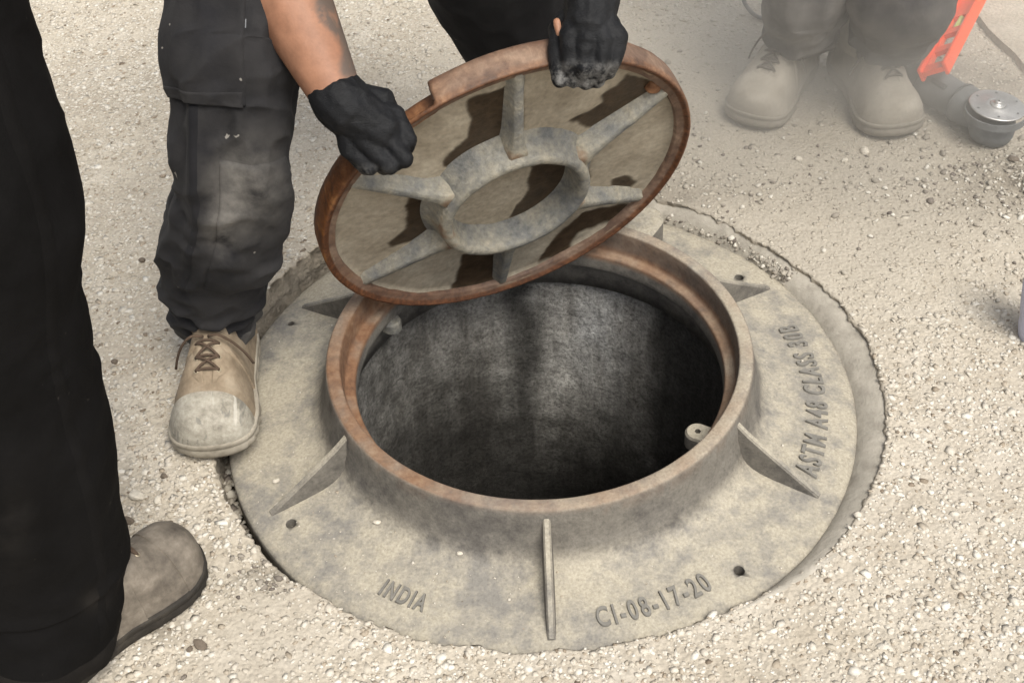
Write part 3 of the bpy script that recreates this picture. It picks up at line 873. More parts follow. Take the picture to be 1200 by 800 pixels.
# ================================================================== clothing helpers
def trouser_leg(name, rows, mat, parent, seed=0, wrinkle=0.006, depth_k=0.95, nu=120, nv=170, dustf=None, paint=None, power=1.0, ret=False, foldf=None):
    """rows: (left px, right px, row px, world Y of the centre line), bottom to top; builds a real tube of cloth at those places."""
    C_, W_ = [], []
    for l, r_, y, Yw in rows:
        c = on_y((l + r_) / 2, y, Yw); C_.append(c)
        W_.append((r_ - l) / 2 * ((c - CAM) @ CF) / FPX)
    C_, W_ = np.array(C_), np.array(W_)
    S = spline(np.concatenate([C_, W_[:, None]], 1), nv)
    return leg_tube(name, S[:, :3], S[:, 3], mat, parent, seed, wrinkle, depth_k, nu, dustf, paint, ret, foldf)
def leg_tube(name, C_, W_, mat, parent, seed=0, wrinkle=0.006, depth_k=0.95, nu=96, dustf=None, paint=None, ret=False, foldf=None):
    nv = len(C_)
    th = np.linspace(0, 2 * math.pi, nu, endpoint=False)
    V = np.zeros((nv, nu, 3)); N = np.zeros((nv, nu, 3))
    T = np.gradient(C_, axis=0); T /= np.linalg.norm(T, axis=1, keepdims=True)
    for i in range(nv):
        e1_ = CR - T[i] * (CR @ T[i]); e1_ /= np.linalg.norm(e1_)
        e2_ = np.cross(T[i], e1_)
        dirn = np.cos(th)[:, None] * e1_ + np.sin(th)[:, None] * e2_
        V[i] = C_[i] + W_[i] * (np.cos(th)[:, None] * e1_ + depth_k * np.sin(th)[:, None] * e2_)
        N[i] = dirn
    q = V.reshape(-1, 3)
    s_len = np.concatenate([[0], np.cumsum(np.linalg.norm(np.diff(C_, axis=0), axis=1))])
    vv = np.repeat(s_len, nu); uu = np.tile(th, nv)
    cu_ = np.stack([np.cos(uu) * 0.9, np.sin(uu) * 0.9, vv * 11 + 0.5 * np.cos(uu + seed)], -1)
    ridge = 1 - np.abs(vnoise(cu_ * np.array([1.1, 1.1, 1.0]), seed + 1)) * 2
    ridge2 = 1 - np.abs(vnoise(cu_ * np.array([2.6, 2.6, 2.6]) + 9, seed + 2)) * 2
    lngt = vnoise(np.stack([np.cos(uu) * 2.4, np.sin(uu) * 2.4, vv * 3.0], -1), seed + 3)
    ridge = np.sign(ridge) * np.abs(ridge) ** 1.4
    diag = 1 - np.abs(vnoise(np.stack([np.cos(uu) * 1.3 + vv * 7, np.sin(uu) * 1.3 - vv * 4, vv * 9], -1), seed + 5)) * 2
    disp = wrinkle * (0.6 * ridge + 0.4 * ridge2 + 0.55 * lngt + 0.45 * diag - 0.45)
    if foldf is not None: disp = disp + foldf(uu, vv / s_len[-1], vv)
    q = q + N.reshape(-1, 3) * disp[:, None]
    # thickness at the hem: turn the cloth inwards
    hem = q[:nu] * 1.0; cen = hem.mean(0)
    inn = [cen + (hem - cen) * 0.94, cen + (hem - cen) * 0.93 + T[0] * 0.06]
    allv = np.concatenate([inn[1], inn[0], q])
    dust = np.zeros(len(allv)); pa = np.zeros(len(allv))
    if dustf is not None: dust[2 * nu:] = dustf(uu, vv / s_len[-1], q)
    if paint is not None: pa[2 * nu:] = paint(uu, vv / s_len[-1], q)
    F = grid_faces(nu, nv + 2)
    top_c = len(allv)
    o = mesh_obj(name, allv, F, mat, parent, attrs={'dust': dust, 'paint': pa})
    if ret: return o, q.reshape(nv, nu, 3), N
    return o
def cloth_patch(name, grid, Nn, v0, v1, u0, u1, off, mat, parent, tuck=0.004, dust=0.0):
    """a sewn-on panel that follows the cloth grid, proud of it, with folded edges"""
    nu = grid.shape[1]
    ui = np.arange(u0, u1 + 1) % nu
    sub = grid[v0:v1 + 1][:, ui]; nn = Nn[v0:v1 + 1][:, ui]
    hgt = np.full(sub.shape[:2], off)
    hgt[0] = hgt[-1] = -tuck; hgt[:, 0] = hgt[:, -1] = -tuck
    hgt[1, 1:-1] = hgt[-2, 1:-1] = off * 0.85; hgt[1:-1, 1] = hgt[1:-1, -2] = off * 0.85
    P_ = sub + nn * hgt[..., None]
    nv_, nu_ = sub.shape[:2]
    return mesh_obj(name, P_.reshape(-1, 3), grid_faces(nu_, nv_, False), mat, parent, attrs={'dust': np.full(nv_ * nu_, dust)})

# ------------------------------------------------------------------ boots
def boot(person, toe, heel_dir_deg, z0, mats, L=0.30, W=0.062, toecap=True, laces=True, shaft_h=0.17, tie=True, lab=None, fr=(0.575, 0.64, 0.70)):
    """work boot: local +Y to the toe; toe tip at `toe`, pointing along heel_dir_deg (world angle of +Y)."""
    ml, mt, ms, mlace, mey = mats
    a = R(heel_dir_deg)
    d = np.array([math.cos(a), math.sin(a)])
    e = empty('boot', (toe[0] - d[0] * L, toe[1] - d[1] * L, z0), (0, 0, a - math.pi / 2), person)
    if lab: e['label'] = lab
    def half_w(f):      # outline half width, f 0 heel .. 1 toe
        return W * np.interp(f, [0, .015, .04, .10, .2, .35, .5, .65, .75, .84, .9, .945, .975, .992, 1.0],
                             [.0, .33, .52, .66, .74, .72, .76, .93, 1.0, .985, .90, .74, .53, .30, .0])
    def mid_x(f):
        return 0.006 * np.interp(f, [0, .4, .8, 1], [0, -.5, .7, .2])
    # outsole with welt
    nf = 46
    f = (1 - np.cos(np.linspace(0, math.pi, nf))) / 2
    out = [(mid_x(x) + half_w(x), x * L) for x in f] + [(mid_x(x) - half_w(x), x * L) for x in f[::-1][1:-1]]
    out = np.array(out); n = len(out)
    cen = np.array([0, L / 2])
    lay = [(0.955, 0.0), (1.0, 0.004), (1.035, 0.008), (1.035, 0.017), (1.02, 0.0185), (1.02, 0.0205), (1.05, 0.022), (1.05, 0.0275), (1.03, 0.0295), (0.9, 0.030)]
    V = []
    for k, (s, z) in enumerate(lay):
        rise = 0.012 * np.clip((out[:, 1] / L - 0.72) / 0.28, 0, 1) ** 2
        tr = 0.0012 * np.sign(np.sin(out[:, 1] * 420)) * (1 if k in (1, 2, 3) else 0)
        oo = cen + (out - cen) * np.array([s + 0.02 * (s > 1), 1 + (s - 1) * 0.35]) + tr[:, None] * np.array([1, 0]) * np.sign(out[:, :1])
        V += [(x, y, z + r_) for (x, y), r_ in zip(oo, rise)]
    F = grid_faces(n, len(lay)) + [tuple(range(n - 1, -1, -1)), tuple((len(lay) - 1) * n + i for i in range(n))]
    mesh_obj('sole', V, F, ms, e)
    # upper: stations along the foot
    def height(f):
        return np.interp(f, [0, .03, .1, .3, .42, .52, .62, .70, .78, .86, .92, .96, .985, 1.0], [.045, .10, .125, .14, .135, .118, .098, .084, .071, .063, .055, .044, .032, .014])
    def upper(f0, f1, grow, name, mat, nf=44, na=36, amp=0.0025, seed=1):
        fs = f0 + (f1 - f0) * (1 - np.cos(np.linspace(0, math.pi, nf))) / 2
        V = []
        for x in fs:
            w = half_w(x) * 0.985 + grow; h = height(x) + grow
            rise = 0.012 * max((x - 0.72) / 0.28, 0) ** 2
            for k in range(na + 1):
                t = math.pi * k / na
                cx = math.copysign(abs(math.cos(t)) ** 0.72, math.cos(t)); sz = math.sin(t) ** 0.80
                nar = 1 - 0.38 * sz * np.interp(x, [.25, .45, .7, 1], [1, .9, .45, .2])
                V.append((mid_x(x) + w * cx * nar, x * L, 0.024 + rise + h * sz))
        V = np.array(V)
        nz_ = fbm(V * 28, 3, seed); cr = 1 - np.abs(vnoise(V * np.array([14, 55, 30]), seed + 5)) * 2
        flex = np.exp(-((V[:, 1] / L - 0.62) / 0.10) ** 2)
        V[:, 2] += (amp * nz_ + 0.0050 * flex * cr) * (V[:, 2] > 0.045)
        V[:, 0] += amp * fbm(V * 31 + 4, 2, seed + 2)
        return mesh_obj(name, V, grid_faces(na + 1, nf, False) + [tuple((nf - 1) * (na + 1) + k for k in range(na + 1)), tuple(range(na, -1, -1))], mat, e)
    upper(0.004, 0.997, 0.0, 'upper', ml, seed=int(abs(toe[0]) * 100))
    if toecap:
        upper(0.80, 0.9985, 0.0022, 'toe_cap', mt, 30, 36, 0.0012, seed=int(abs(toe[1]) * 100) + 3)
    upper(0.03, 0.585, 0.0022, 'quarter', ml, 30, 36, 0.0018, seed=int(abs(toe[0]) * 100) + 9)
    upper(0.003, 0.16, 0.0042, 'heel_counter', ml, 16, 36, 0.0012, seed=5)
    # shaft round the ankle
    pts = spline([(0, .085, .09, .050, .062), (0, .09, .12, .049, .06), (0, .092, .15, .049, .058), (0, .092, shaft_h + .02, .050, .058)], 10)
    V = []
    for _, y, z, wx_, wy_ in pts:
        V += [(wx_ * math.cos(t), y + wy_ * math.sin(t), z) for t in np.linspace(0, 2 * math.pi, 32, endpoint=False)]
    mesh_obj('shaft', V, grid_faces(32, len(pts)), ml, e)
    def top_at(x, fx):      # height of the upper at fraction fx, side offset x
        w = half_w(fx) * .985; h = height(fx)
        nar = 1 - 0.38 * np.interp(fx, [.25, .45, .7, 1], [1, .9, .45, .2])
        s = min(abs(x) / (w * nar + 1e-6), .98)
        return 0.024 + h * (1 - s ** 2.6) ** 0.5
    if laces:
        # tongue, two lace stays with eyelets, crossed laces
        f_a, f_b = fr[0] - 0.135, fr[-1] + 0.055
        for s in (-1, 1):
            V = []; nfx = 14
            for i in range(nfx):
                fx = f_a + (f_b - f_a) * i / (nfx - 1)
                inn_ = 0.010 - 0.004 * (fx - f_a) * 3; outw = 0.030 * (1 - 0.75 * max(0, (fx - f_b + 0.095) / 0.095) ** 2)
                for xx in np.linspace(inn_, max(outw, inn_ + .004), 7):
                    edge = (xx in (inn_,)) or i in (0, nfx - 1)
                    V.append((s * xx, fx * L, top_at(xx, fx) + (0.0032 if not edge else 0.0)))
            mesh_obj('lace_stay', V, grid_faces(7, nfx, False), ml, e)
            for fx in fr:
                V, F = lathe([(0.0021, 0.0), (0.0024, 0.0012), (0.0036, 0.0012), (0.004, 0.0)], 12)
                o = mesh_obj('eyelet', V, F, mey, e)
                o.location = (s * 0.017, fx * L, top_at(0.017, fx) + 0.0034); o.rotation_euler = (R(-28), s * R(22), 0)
        def lace(p, q, lift=0.006):
            pts_ = []
            for t in np.linspace(0, 1, 9):
                x = p[0] + (q[0] - p[0]) * t; fx = p[1] + (q[1] - p[1]) * t
                pts_.append((x, fx * L, top_at(min(abs(x), .02), fx) + 0.0045 + lift * math.sin(math.pi * t)))
            V, F = tube(pts_, 0.0021, 7)
            mesh_obj('lace', V, F, mlace, e)
        for i, fx in enumerate(fr):
            lace((-0.018, fx), (0.018, fx), 0.002)
            if i < len(fr) - 1:
                lace((-0.018, fx), (0.018, fr[i + 1]), 0.004); lace((0.018, fx), (-0.018, fr[i + 1]), 0.006)
        if tie:
            for s in (-1, 1):
                b_ = [(s * .004, .57 * L, .143), (s * .02, .59 * L, .150), (s * .038, .58 * L, .130), (s * .052, .56 * L, .100), (s * .060, .55 * L, .075)]
                V, F = tube(spline(b_, 14), 0.0021, 7)
                mesh_obj('lace', V, F, mlace, e)
    return e
MA = (M_BOOT, M_TOECAP, M_SOLE, M_LACE, M_EYELET)
MB_ = (M_BOOTB, M_BOOTB, M_SOLEB, M_LACE, M_EYELET)
MC_ = (M_BOOTC, M_BOOTC, M_SOLEC, M_LACEC, M_SOLEC)

def head_parts(h, fwd, up):
    """capsules of a head: skull, jaw, nose, ears, neck root; fwd = where the face looks"""
    h = np.asarray(h, float); fwd = np.asarray(fwd, float) / np.linalg.norm(fwd); up = np.asarray(up, float)
    up = up - fwd * (up @ fwd); up /= np.linalg.norm(up); sd = np.cross(fwd, up)
    c = [(h + up * .03 - fwd * .015, h + up * .03 + fwd * .015, .088, .084), (h - up * .03 + fwd * .02, h - up * .065 + fwd * .045, .068, .05),
         (h - up * .0 + fwd * .088, h - up * .028 + fwd * .108, .011, .016), (h - up * .055 + fwd * .088, h - up * .055 + fwd * .09, .016, .016)]
    for s in (-1, 1):
        c.append((h + sd * s * .083 - up * .02, h + sd * s * .088 + up * .012, .012, .016))
        c.append((h + sd * s * .034 + up * .012 + fwd * .076, h + sd * s * .02 + up * .014 + fwd * .084, .014, .012))
    return c, fwd, up, sd
def hair_cap(h, fwd, up, parent, name='hair'):
    V = []; nu, nv = 28, 12
    sd = np.cross(fwd, up)
    for j in range(nv):
        p = math.pi * 0.54 * j / (nv - 1)
        for i in range(nu):
            t = 2 * math.pi * i / nu
            lim = 1.0 if math.cos(t) < 0.3 else 0.80
            q = p * lim
            dirn = up * math.cos(q) + math.sin(q) * (fwd * math.cos(t) + sd * math.sin(t))
            r_ = 0.099 + 0.004 * math.sin(7 * t + 3 * j)
            V.append(np.asarray(h) + up * .03 - fwd * .008 + dirn * r_ * np.array([1, 1, 1]))
    return mesh_obj(name, V, grid_faces(nu, nv), M_HAIR, parent)

# ================================================================== person holding the lid
A_ = empty('person', (-0.2, 0.3, 0.036))
tag(A_, 'person in faded black work trousers and black gloves lifting the manhole lid', 'person')
A_inv = A_.matrix_world  # children are given in world coordinates below
def own(person):
    """children were built in world space: cancel the parent's offset"""
    bpy.context.view_layer.update()
    inv = person.matrix_world.inverted()
    for c in person.children:
        c.matrix_parent_inverse = inv
GA = 0.037
rowsA = [(207, 299, 381, .075), (204, 300, 366, .07), (200, 302, 345, .06), (196, 304, 325, .05), (192, 307, 306, .042), (189, 316, 294, .036), (188, 328, 282, .030), (190, 331, 268, .024), (198, 334, 248, .014),
         (206, 338, 215, .0), (208, 341, 180, -.005), (209, 343, 145, .005), (210, 345, 112, .02), (206, 347, 86, .03), (199, 349, 62, .04), (197, 350, 40, .052), (200, 352, 15, .065), (205, 356, -15, .085), (216, 368, -60, .12), (232, 395, -120, .17), (255, 430, -190, .23), (285, 475, -270, .30)]
def fold_a(u, v, s):
    # deep horizontal folds of bunched cloth between hem and knee panel; direction pi*1.5 faces the camera
    f = 0.0
    f = f + 0.007 * np.exp(-((s - .105 - .012 * np.cos(u - 2.2)) / .010) ** 2)
    f = f - 0.009 * np.exp(-((s - .086 - .014 * np.cos(u - 2.2)) / .009) ** 2)
    f = f - 0.006 * np.exp(-((s - .052 - .010 * np.sin(u * 2 + 1)) / .010) ** 2)
    f = f + 0.004 * np.exp(-((s - .035) / .008) ** 2) * (np.cos(u - 4) > 0)
    f = f - 0.004 * np.exp(-((s - .30 - .03 * np.cos(u - 3.2)) / .014) ** 2)
    f = f + 0.004 * np.exp(-((s - .27 - .05 * np.cos(u - 3.4)) / .014) ** 2)
    return f
def dust_a(u, v, q):
    d = q - CAM; w = d @ CF; px = 600 + FPX * (d @ CR) / w; py = 400 - FPX * (d @ CU) / w
    m = np.exp(-(((px - 285) / 36) ** 2 + ((py - 222) / 44) ** 2)) * 0.85
    m = m + 0.75 * np.exp(-(((px - 258) / 18) ** 2 + ((py - 272) / 26) ** 2)) + 0.06
    return np.clip(m, 0, 1)
def paint_a(u, v, q):
    d = q - CAM; w = d @ CF; px = 600 + FPX * (d @ CR) / w; py = 400 - FPX * (d @ CU) / w
    m = ((px - 281) / 5) ** 2 + ((py - 27) / 6) ** 2 < 1 + .5 * np.sin(px) 
    m |= ((px - 241) / 6) ** 2 + ((py - 81) / 2) ** 2 < 1
    m |= ((px - 217) / 3.5) ** 2 + ((py - 106) / 2) ** 2 < 1
    m |= ((px - 282) / 2) ** 2 + ((py - 55) / 2) ** 2 < 1
    return m.astype(float)
legA, gA, nA = trouser_leg('trouser_leg', rowsA, M_TROUSER, A_, seed=4, wrinkle=0.0125, nu=150, nv=260, dustf=dust_a, paint=paint_a, ret=True, foldf=fold_a)
def row_near(grid, py):
    c = grid.mean(1) - CAM; y = 400 - FPX * (c @ CU) / (c @ CF)
    return int(np.abs(y - py).argmin())
def col_near(grid, v, px):
    d = grid[v] - CAM; w = d @ CF; x = 600 + FPX * (d @ CR) / w
    front = (grid[v] - grid[v].mean(0)) @ CF < 0
    return int(np.where(front, np.abs(x - px), 1e9).argmin())
v0, v1 = row_near(gA, 112), row_near(gA, -28)
vm = (v0 + v1) // 2
ua, ub = col_near(gA, vm, 213), col_near(gA, vm, 288)
if ub < ua: ua, ub = ub, ua
ua0, ub0 = ua, ub
cloth_patch('cargo_pocket', gA, nA, v0, v1, ua - 14, ub, 0.006, M_TROUSER, A_, dust=0.06)
cloth_patch('pocket_flap', gA, nA, v1 + 8, v1 + 40, ua - 15, ub + 1, 0.011, M_TROUSER, A_, dust=0.2)
v0, v1 = row_near(gA, 291), row_near(gA, 165)
ua, ub = col_near(gA, (v0 + v1) // 2, 246), col_near(gA, (v0 + v1) // 2, 330)
if ub < ua: ua, ub = ub, ua
kp = cloth_patch('knee_panel', gA, nA, v0, v1, ua, ub + 8, 0.0035, M_TROUSER, A_)
kq = np.zeros(len(kp.data.vertices) * 3); kp.data.vertices.foreach_get('co', kq); kq = kq.reshape(-1, 3)
kp.data.attributes['dust'].data.foreach_set('value', dust_a(0, 0, kq).astype(np.float32))
uc = col_near(gA, row_near(gA, 200), 222)
cloth_patch('side_seam', gA, nA, row_near(gA, 300), row_near(gA, 116), uc, uc + 4, 0.0018, M_TROUSER, A_, tuck=.001)
ring = np.concatenate([gA, gA[:, :1]], 1); ringn = np.concatenate([nA, nA[:, :1]], 1)
cloth_patch('hem', ring, ringn, 0, 12, 0, ring.shape[1] - 1, 0.0022, M_TROUSER, A_, tuck=.0005, dust=.3)
v0 = row_near(gA, 108)
cloth_patch('pocket_hem', gA, nA, v0 - 4, v0 + 8, ua0 - 13, ub0 - 1, 0.0075, M_TROUSER, A_, dust=.10)
# far leg behind the lid
rowsA2 = [(612, 716, 214, .52), (604, 716, 185, .52), (592, 712, 150, .51), (577, 706, 110, .50), (556, 696, 72, .48), (536, 682, 35, .46), (514, 662, 0, .45), (488, 645, -45, .44), (455, 625, -110, .43), (420, 600, -190, .42), (390, 580, -270, .41)]
trouser_leg('trouser_leg', rowsA2, M_DARKLEG, A_, seed=14, wrinkle=0.005)
# seat of the trousers
h1 = on_y(380, -270, .30); h2 = on_y(485, -270, .41)
pel = (h1 + h2) / 2 + np.array([0, .1, .12])
seat = blob('trouser_seat', [(h1 + np.array([0, 0, -.05]), pel + np.array([-.08, 0, 0]), .115, .13), (h2 + np.array([0, 0, -.05]), pel + np.array([.08, 0, 0]), .105, .13), (pel + np.array([-.08, 0, 0]), pel + np.array([.08, 0, .02]), .14, .14)], M_DARKLEG, A_, 0.012)
boot(A_, (-0.497, -0.148), -88, GA, MA, L=0.305, W=0.064)
ft = on_z(668, 232, GA); boot(A_, (ft[0] + .02, ft[1] - .10), -70, 0.036, MA, L=0.30, W=0.06)

# --- arms and gloved hands
def lid_depth(px, py, h=0.0):
    d = CF + CR * (px - 600) / FPX - CU * (py - 400) / FPX
    o_ = lc + ln * h
    return ((o_ - CAM) @ ln) / (d @ ln)
dl = lid_depth(455, 150)
def h1p(px, py, dd): return at(px, py, dl + dd)
wr1 = h1p(397, 117, -0.035)
el1 = at(272, -140, 1.62); sh1 = np.array([-0.36, 0.20, 1.20])
d2 = lid_depth(690, 62)
def h2p(px, py, dd): return at(px, py, d2 + dd)
wr2 = h2p(695, -12, -0.01)
el2 = at(725, -230, 1.72); sh2 = np.array([0.06, 0.22, 1.24])
chest = np.array([-0.15, 0.26, 1.15]); headc = np.array([-0.14, 0.02, 1.40])
hp, hf, hu, hs = head_parts(headc, (0.0, -0.75, -0.65), (0, -0.5, 0.8))
arm = [(sh1, el1, .055, .046), (el1, el1 + (wr1 - el1) * .28, .050, .060), (el1 + (wr1 - el1) * .28, el1 + (wr1 - el1) * .62, .060, .051), (el1 + (wr1 - el1) * .62, wr1, .051, .0335), (wr1, h1p(430, 150, -.025), .028, .02),
       (sh2, el2, .055, .046), (el2, el2 + (wr2 - el2) * .3, .046, .05), (el2 + (wr2 - el2) * .3, wr2, .05, .034), (wr2, h2p(692, 30, -.015), .028, .028),
       (sh1, chest, .07, .12), (sh2, chest, .07, .12), (chest, pel, .13, .12), (chest + (headc - chest) * .35, headc - hu * .03, .06, .055)] + hp
body = blob('body', arm, M_SKIN, A_, 0.007, 5)
co = np.zeros(len(body.data.vertices) * 3); body.data.vertices.foreach_get('co', co); co = co.reshape(-1, 3)
d = co - CAM; w = d @ CF; px = 600 + FPX * (d @ CR) / w; py = 400 - FPX * (d @ CU) / w
edge_x = np.interp(py, [-60, 0, 60, 100], [345, 372, 398, 412])
tt = sm(-6, 2, px - edge_x + 6 * np.sin(py * .09)) * (px < 470) * sm(104, 84, py)
ta = body.data.attributes.new('tattoo', 'FLOAT', 'POINT'); ta.data.foreach_set('value', tt.astype(np.float32))
blob('shirt', [(sh1, sh1 + (el1 - sh1) * .5, .075, .068), (sh2, sh2 + (el2 - sh2) * .5, .075, .068), (sh1, chest, .085, .14), (sh2, chest, .085, .14), (chest, pel, .15, .145)], M_SHIRT, A_, 0.012)
hair_cap(headc, hf, hu, A_)
def glove(name, parts, dust_fn, voxel=0.0026, cuff=None):
    o = blob(name, parts, M_GLOVE, A_, voxel, 2)
    c = np.zeros(len(o.data.vertices) * 3); o.data.vertices.foreach_get('co', c); c = c.reshape(-1, 3)
    nr = np.zeros(len(o.data.vertices) * 3); o.data.vertices.foreach_get('normal', nr); nr = nr.reshape(-1, 3)
    rg = 1 - np.abs(vnoise(c * np.array([42, 42, 60]), 77)) * 2.2
    rg2 = 1 - np.abs(vnoise(c * np.array([95, 95, 120]), 78)) * 2.2
    c = c + nr * (0.0010 * rg + 0.0006 * rg2 - 0.0005)[:, None]
    o.data.vertices.foreach_set('co', c.ravel().astype(np.float32)); o.data.update()
    d = c - CAM; w = d @ CF
    v = dust_fn(600 + FPX * (d @ CR) / w, 400 - FPX * (d @ CU) / w)
    t = o.data.attributes.new('dust', 'FLOAT', 'POINT'); t.data.foreach_set('value', v.astype(np.float32))
    return o
# image-left hand: back of the hand towards us, fingers folded over the rim onto the underside
cuf = wr1 + (el1 - wr1) / np.linalg.norm(el1 - wr1) * 0.006
P1 = [(cuf, h1p(406, 126, -.035), .0375, .038), (h1p(404, 126, -.033), h1p(446, 152, -.030), .037, .029)]
mcp = [(463, 134, -.026), (449, 152, -.036), (430, 168, -.036), (410, 176, -.026)]
pip = [(479, 164, -.028), (474, 186, -.034), (457, 195, -.034), (434, 197, -.028)]
dip = [(474, 176, -.004), (466, 190, -.008), (450, 196, -.008), (428, 196, -.004)]
tip = [(458, 166, -.001), (448, 178, -.003), (436, 186, -.003), (416, 186, -.001)]
for a_, b_, c_, e_, r_ in zip(mcp, pip, dip, tip, (.0118, .0124, .0116, .0106)):
    P1 += [(h1p(405, 130, -.03), h1p(*a_), .022, .0135), (h1p(*a_), h1p(*b_), .0135, r_ - .0015), (h1p(*b_), h1p(*c_), r_, r_ - .001), (h1p(*c_), h1p(*e_), r_ - .001, r_ - .002)]
P1 += [(h1p(402, 125, -.03), h1p(430, 150, -.03), .034, .028), (h1p(430, 150, -.03), h1p(445, 160, -.03), .026, .022)]
P1 += [(h1p(405, 118, -.025), h1p(448, 116, -.02), .026, .0165), (h1p(448, 116, -.02), h1p(463, 140, .012), .0155, .013), (h1p(463, 140, .012), h1p(452, 150, .035), .013, .011)]
glove('glove', P1, lambda x, y: 0.9 * sm(188, 205, y) * sm(470, 400, x) + 0.02)
# image-right hand: draped over the top edge
up2 = (el2 - wr2) / np.linalg.norm(el2 - wr2)
P2 = [(wr2 + up2 * .07, wr2, .043, .040), (wr2, h2p(690, 25, -.022), .039, .034)]
mcp = [(668, 40, -.030), (687, 46, -.036), (707, 48, -.036), (724, 44, -.030)]
pip = [(668, 72, -.026), (685, 78, -.030), (703, 78, -.030), (720, 72, -.026)]
tip = [(672, 95, -.004), (686, 98, -.004), (700, 95, -.004), (714, 86, -.004)]
for a_, b_, e_, r_ in zip(mcp, pip, tip, (.0118, .0122, .0118, .0108)):
    P2 += [(h2p(692, 12, -.018), h2p(*a_), .026, .0145), (h2p(*a_), h2p(*b_), .0135, r_), (h2p(*b_), h2p(*e_), r_, r_ - .002)]
P2 += [(h2p(680, 14, -.01), h2p(656, 34, -.004), .022, .0155), (h2p(656, 34, -.004), h2p(653, 68, -.012), .0145, .013), (h2p(653, 68, -.012), h2p(656, 93, -.008), .013, .0115)]
glove('glove', P2, lambda x, y: 1.0 * sm(66, 88, y) + 0.03)
# torn spot of the glove where skin shows
blob('thumb_skin', [(h2p(653, 26, -.017), h2p(656, 42, -.018), .006, .005)], M_SKIN, A_, 0.0025, 2)
own(A_)

# ================================================================== person at the left edge
B_ = empty('person', (-0.7, -0.4, 0.034))
tag(B_, 'person in black trousers and brown boot standing at the left edge', 'person')
GB = 0.034
rowsB = [(-10, 137, 742, -.47), (-18, 141, 722, -.465), (-30, 142, 695, -.455), (-45, 141, 660, -.44), (-62, 137, 610, -.43), (-80, 128, 550, -.43), (-95, 119, 500, -.43), (-112, 106, 450, -.43), (-128, 94, 400, -.425), (-140, 89, 350, -.42), (-152, 88, 300, -.415), (-165, 89, 270, -.41), (-180, 82, 220, -.40),
         (-200, 66, 165, -.39), (-220, 44, 100, -.375), (-240, 27, 45, -.36), (-262, 13, -10, -.35), (-300, -17, -90, -.335), (-345, -57, -180, -.32), (-400, -102, -280, -.31)]
def fold_b(u, v, s):
    return -0.004 * np.exp(-((s - .05 - .02 * np.cos(u)) / .015) ** 2) + 0.004 * np.exp(-((s - .11) / .02) ** 2)
def dust_b(u, v, q):
    d = q - CAM; w = d @ CF; px = 600 + FPX * (d @ CR) / w; py = 400 - FPX * (d @ CU) / w
    return np.clip(0.9 * np.exp(-(((px - 112) / 14) ** 2 + ((py - 704) / 12) ** 2)) + .45 * np.exp(-(((px - 15) / 22) ** 2 + ((py - 620) / 50) ** 2)), 0, 1)
_, gB, nB = trouser_leg('trouser_leg', rowsB, M_BLACK, B_, ret=True, seed=23, wrinkle=0.006, foldf=fold_b, dustf=dust_b, nu=96, nv=120, depth_k=1.25)
ring = np.concatenate([gB, gB[:, :1]], 1); ringn = np.concatenate([nB, nB[:, :1]], 1)
cloth_patch('hem', ring, ringn, 0, 6, 0, ring.shape[1] - 1, 0.002, M_BLACK, B_, tuck=.0005, dust=.5)
uc = col_near(gB, row_near(gB, 450), 70)
cloth_patch('side_seam', gB, nB, 7, 110, uc, uc + 3, 0.002, M_BLACK, B_, tuck=.001, dust=.06)
oth = np.array([(-1.02, -.20, .13), (-1.03, -.20, .3), (-1.04, -.22, .5), (-1.03, -.26, .7), (-1.0, -.30, .88)])
S = spline(np.concatenate([oth, np.array([[.09], [.095], [.10], [.11], [.12]])], 1), 50)
leg_tube('trouser_leg', S[:, :3], S[:, 3], M_BLACK, B_, seed=29, wrinkle=.005)
kB = on_y((-400 - 95) / 2, -280, -.31)
pelB = (kB + np.array([-1.0, -.30, .88])) / 2 + np.array([0, 0, .10])
blob('trouser_seat', [(kB + np.array([0, 0, -.03]), pelB, .12, .15), (np.array([-1.0, -.30, .85]), pelB, .12, .15), (pelB, pelB + np.array([0, 0, .12]), .15, .15)], M_BLACK, B_, .014)
tb = on_z(229, 650, GB)
dirB = 51
boot(B_, (tb[0], tb[1]), dirB, GB, MB_, L=0.295, W=0.058, laces=True, tie=False)
boot(B_, (-0.86, -.03), 55, GB, MB_, L=0.30, W=0.06, laces=False)
chB = pelB + np.array([0.0, 0.0, .45]); hdB = pelB + np.array([.05, .06, .80])
hp, hf, hu, hs = head_parts(hdB, (.6, .6, -.5), (0, 0, 1))
sdB = np.array([-.74, .67, 0])
blob('body', hp + [(chB, hdB, .07, .055), (chB + sdB * .19, chB + sdB * .24 + np.array([0, 0, -.28]), .05, .042), (chB - sdB * .19, chB - sdB * .24 + np.array([0, 0, -.28]), .05, .042),
               (chB + sdB * .24 + np.array([0, 0, -.28]), chB + sdB * .2 + np.array([.12, .12, -.48]), .042, .032), (chB - sdB * .24 + np.array([0, 0, -.28]), chB - sdB * .2 + np.array([.02, .06, -.52]), .042, .032),
               (chB, pelB, .12, .12), (chB + sdB * .19, chB - sdB * .19, .06, .06)], M_SKIN, B_, .010)
blob('jacket', [(chB + sdB * .17, chB - sdB * .17, .10, .10), (chB, pelB, .17, .165), (chB + sdB * .19, chB + sdB * .24 + np.array([0, 0, -.26]), .07, .06), (chB - sdB * .19, chB - sdB * .24 + np.array([0, 0, -.26]), .07, .06)], M_SHIRT, B_, .014)
hair_cap(hdB, hf, hu, B_)
own(B_)

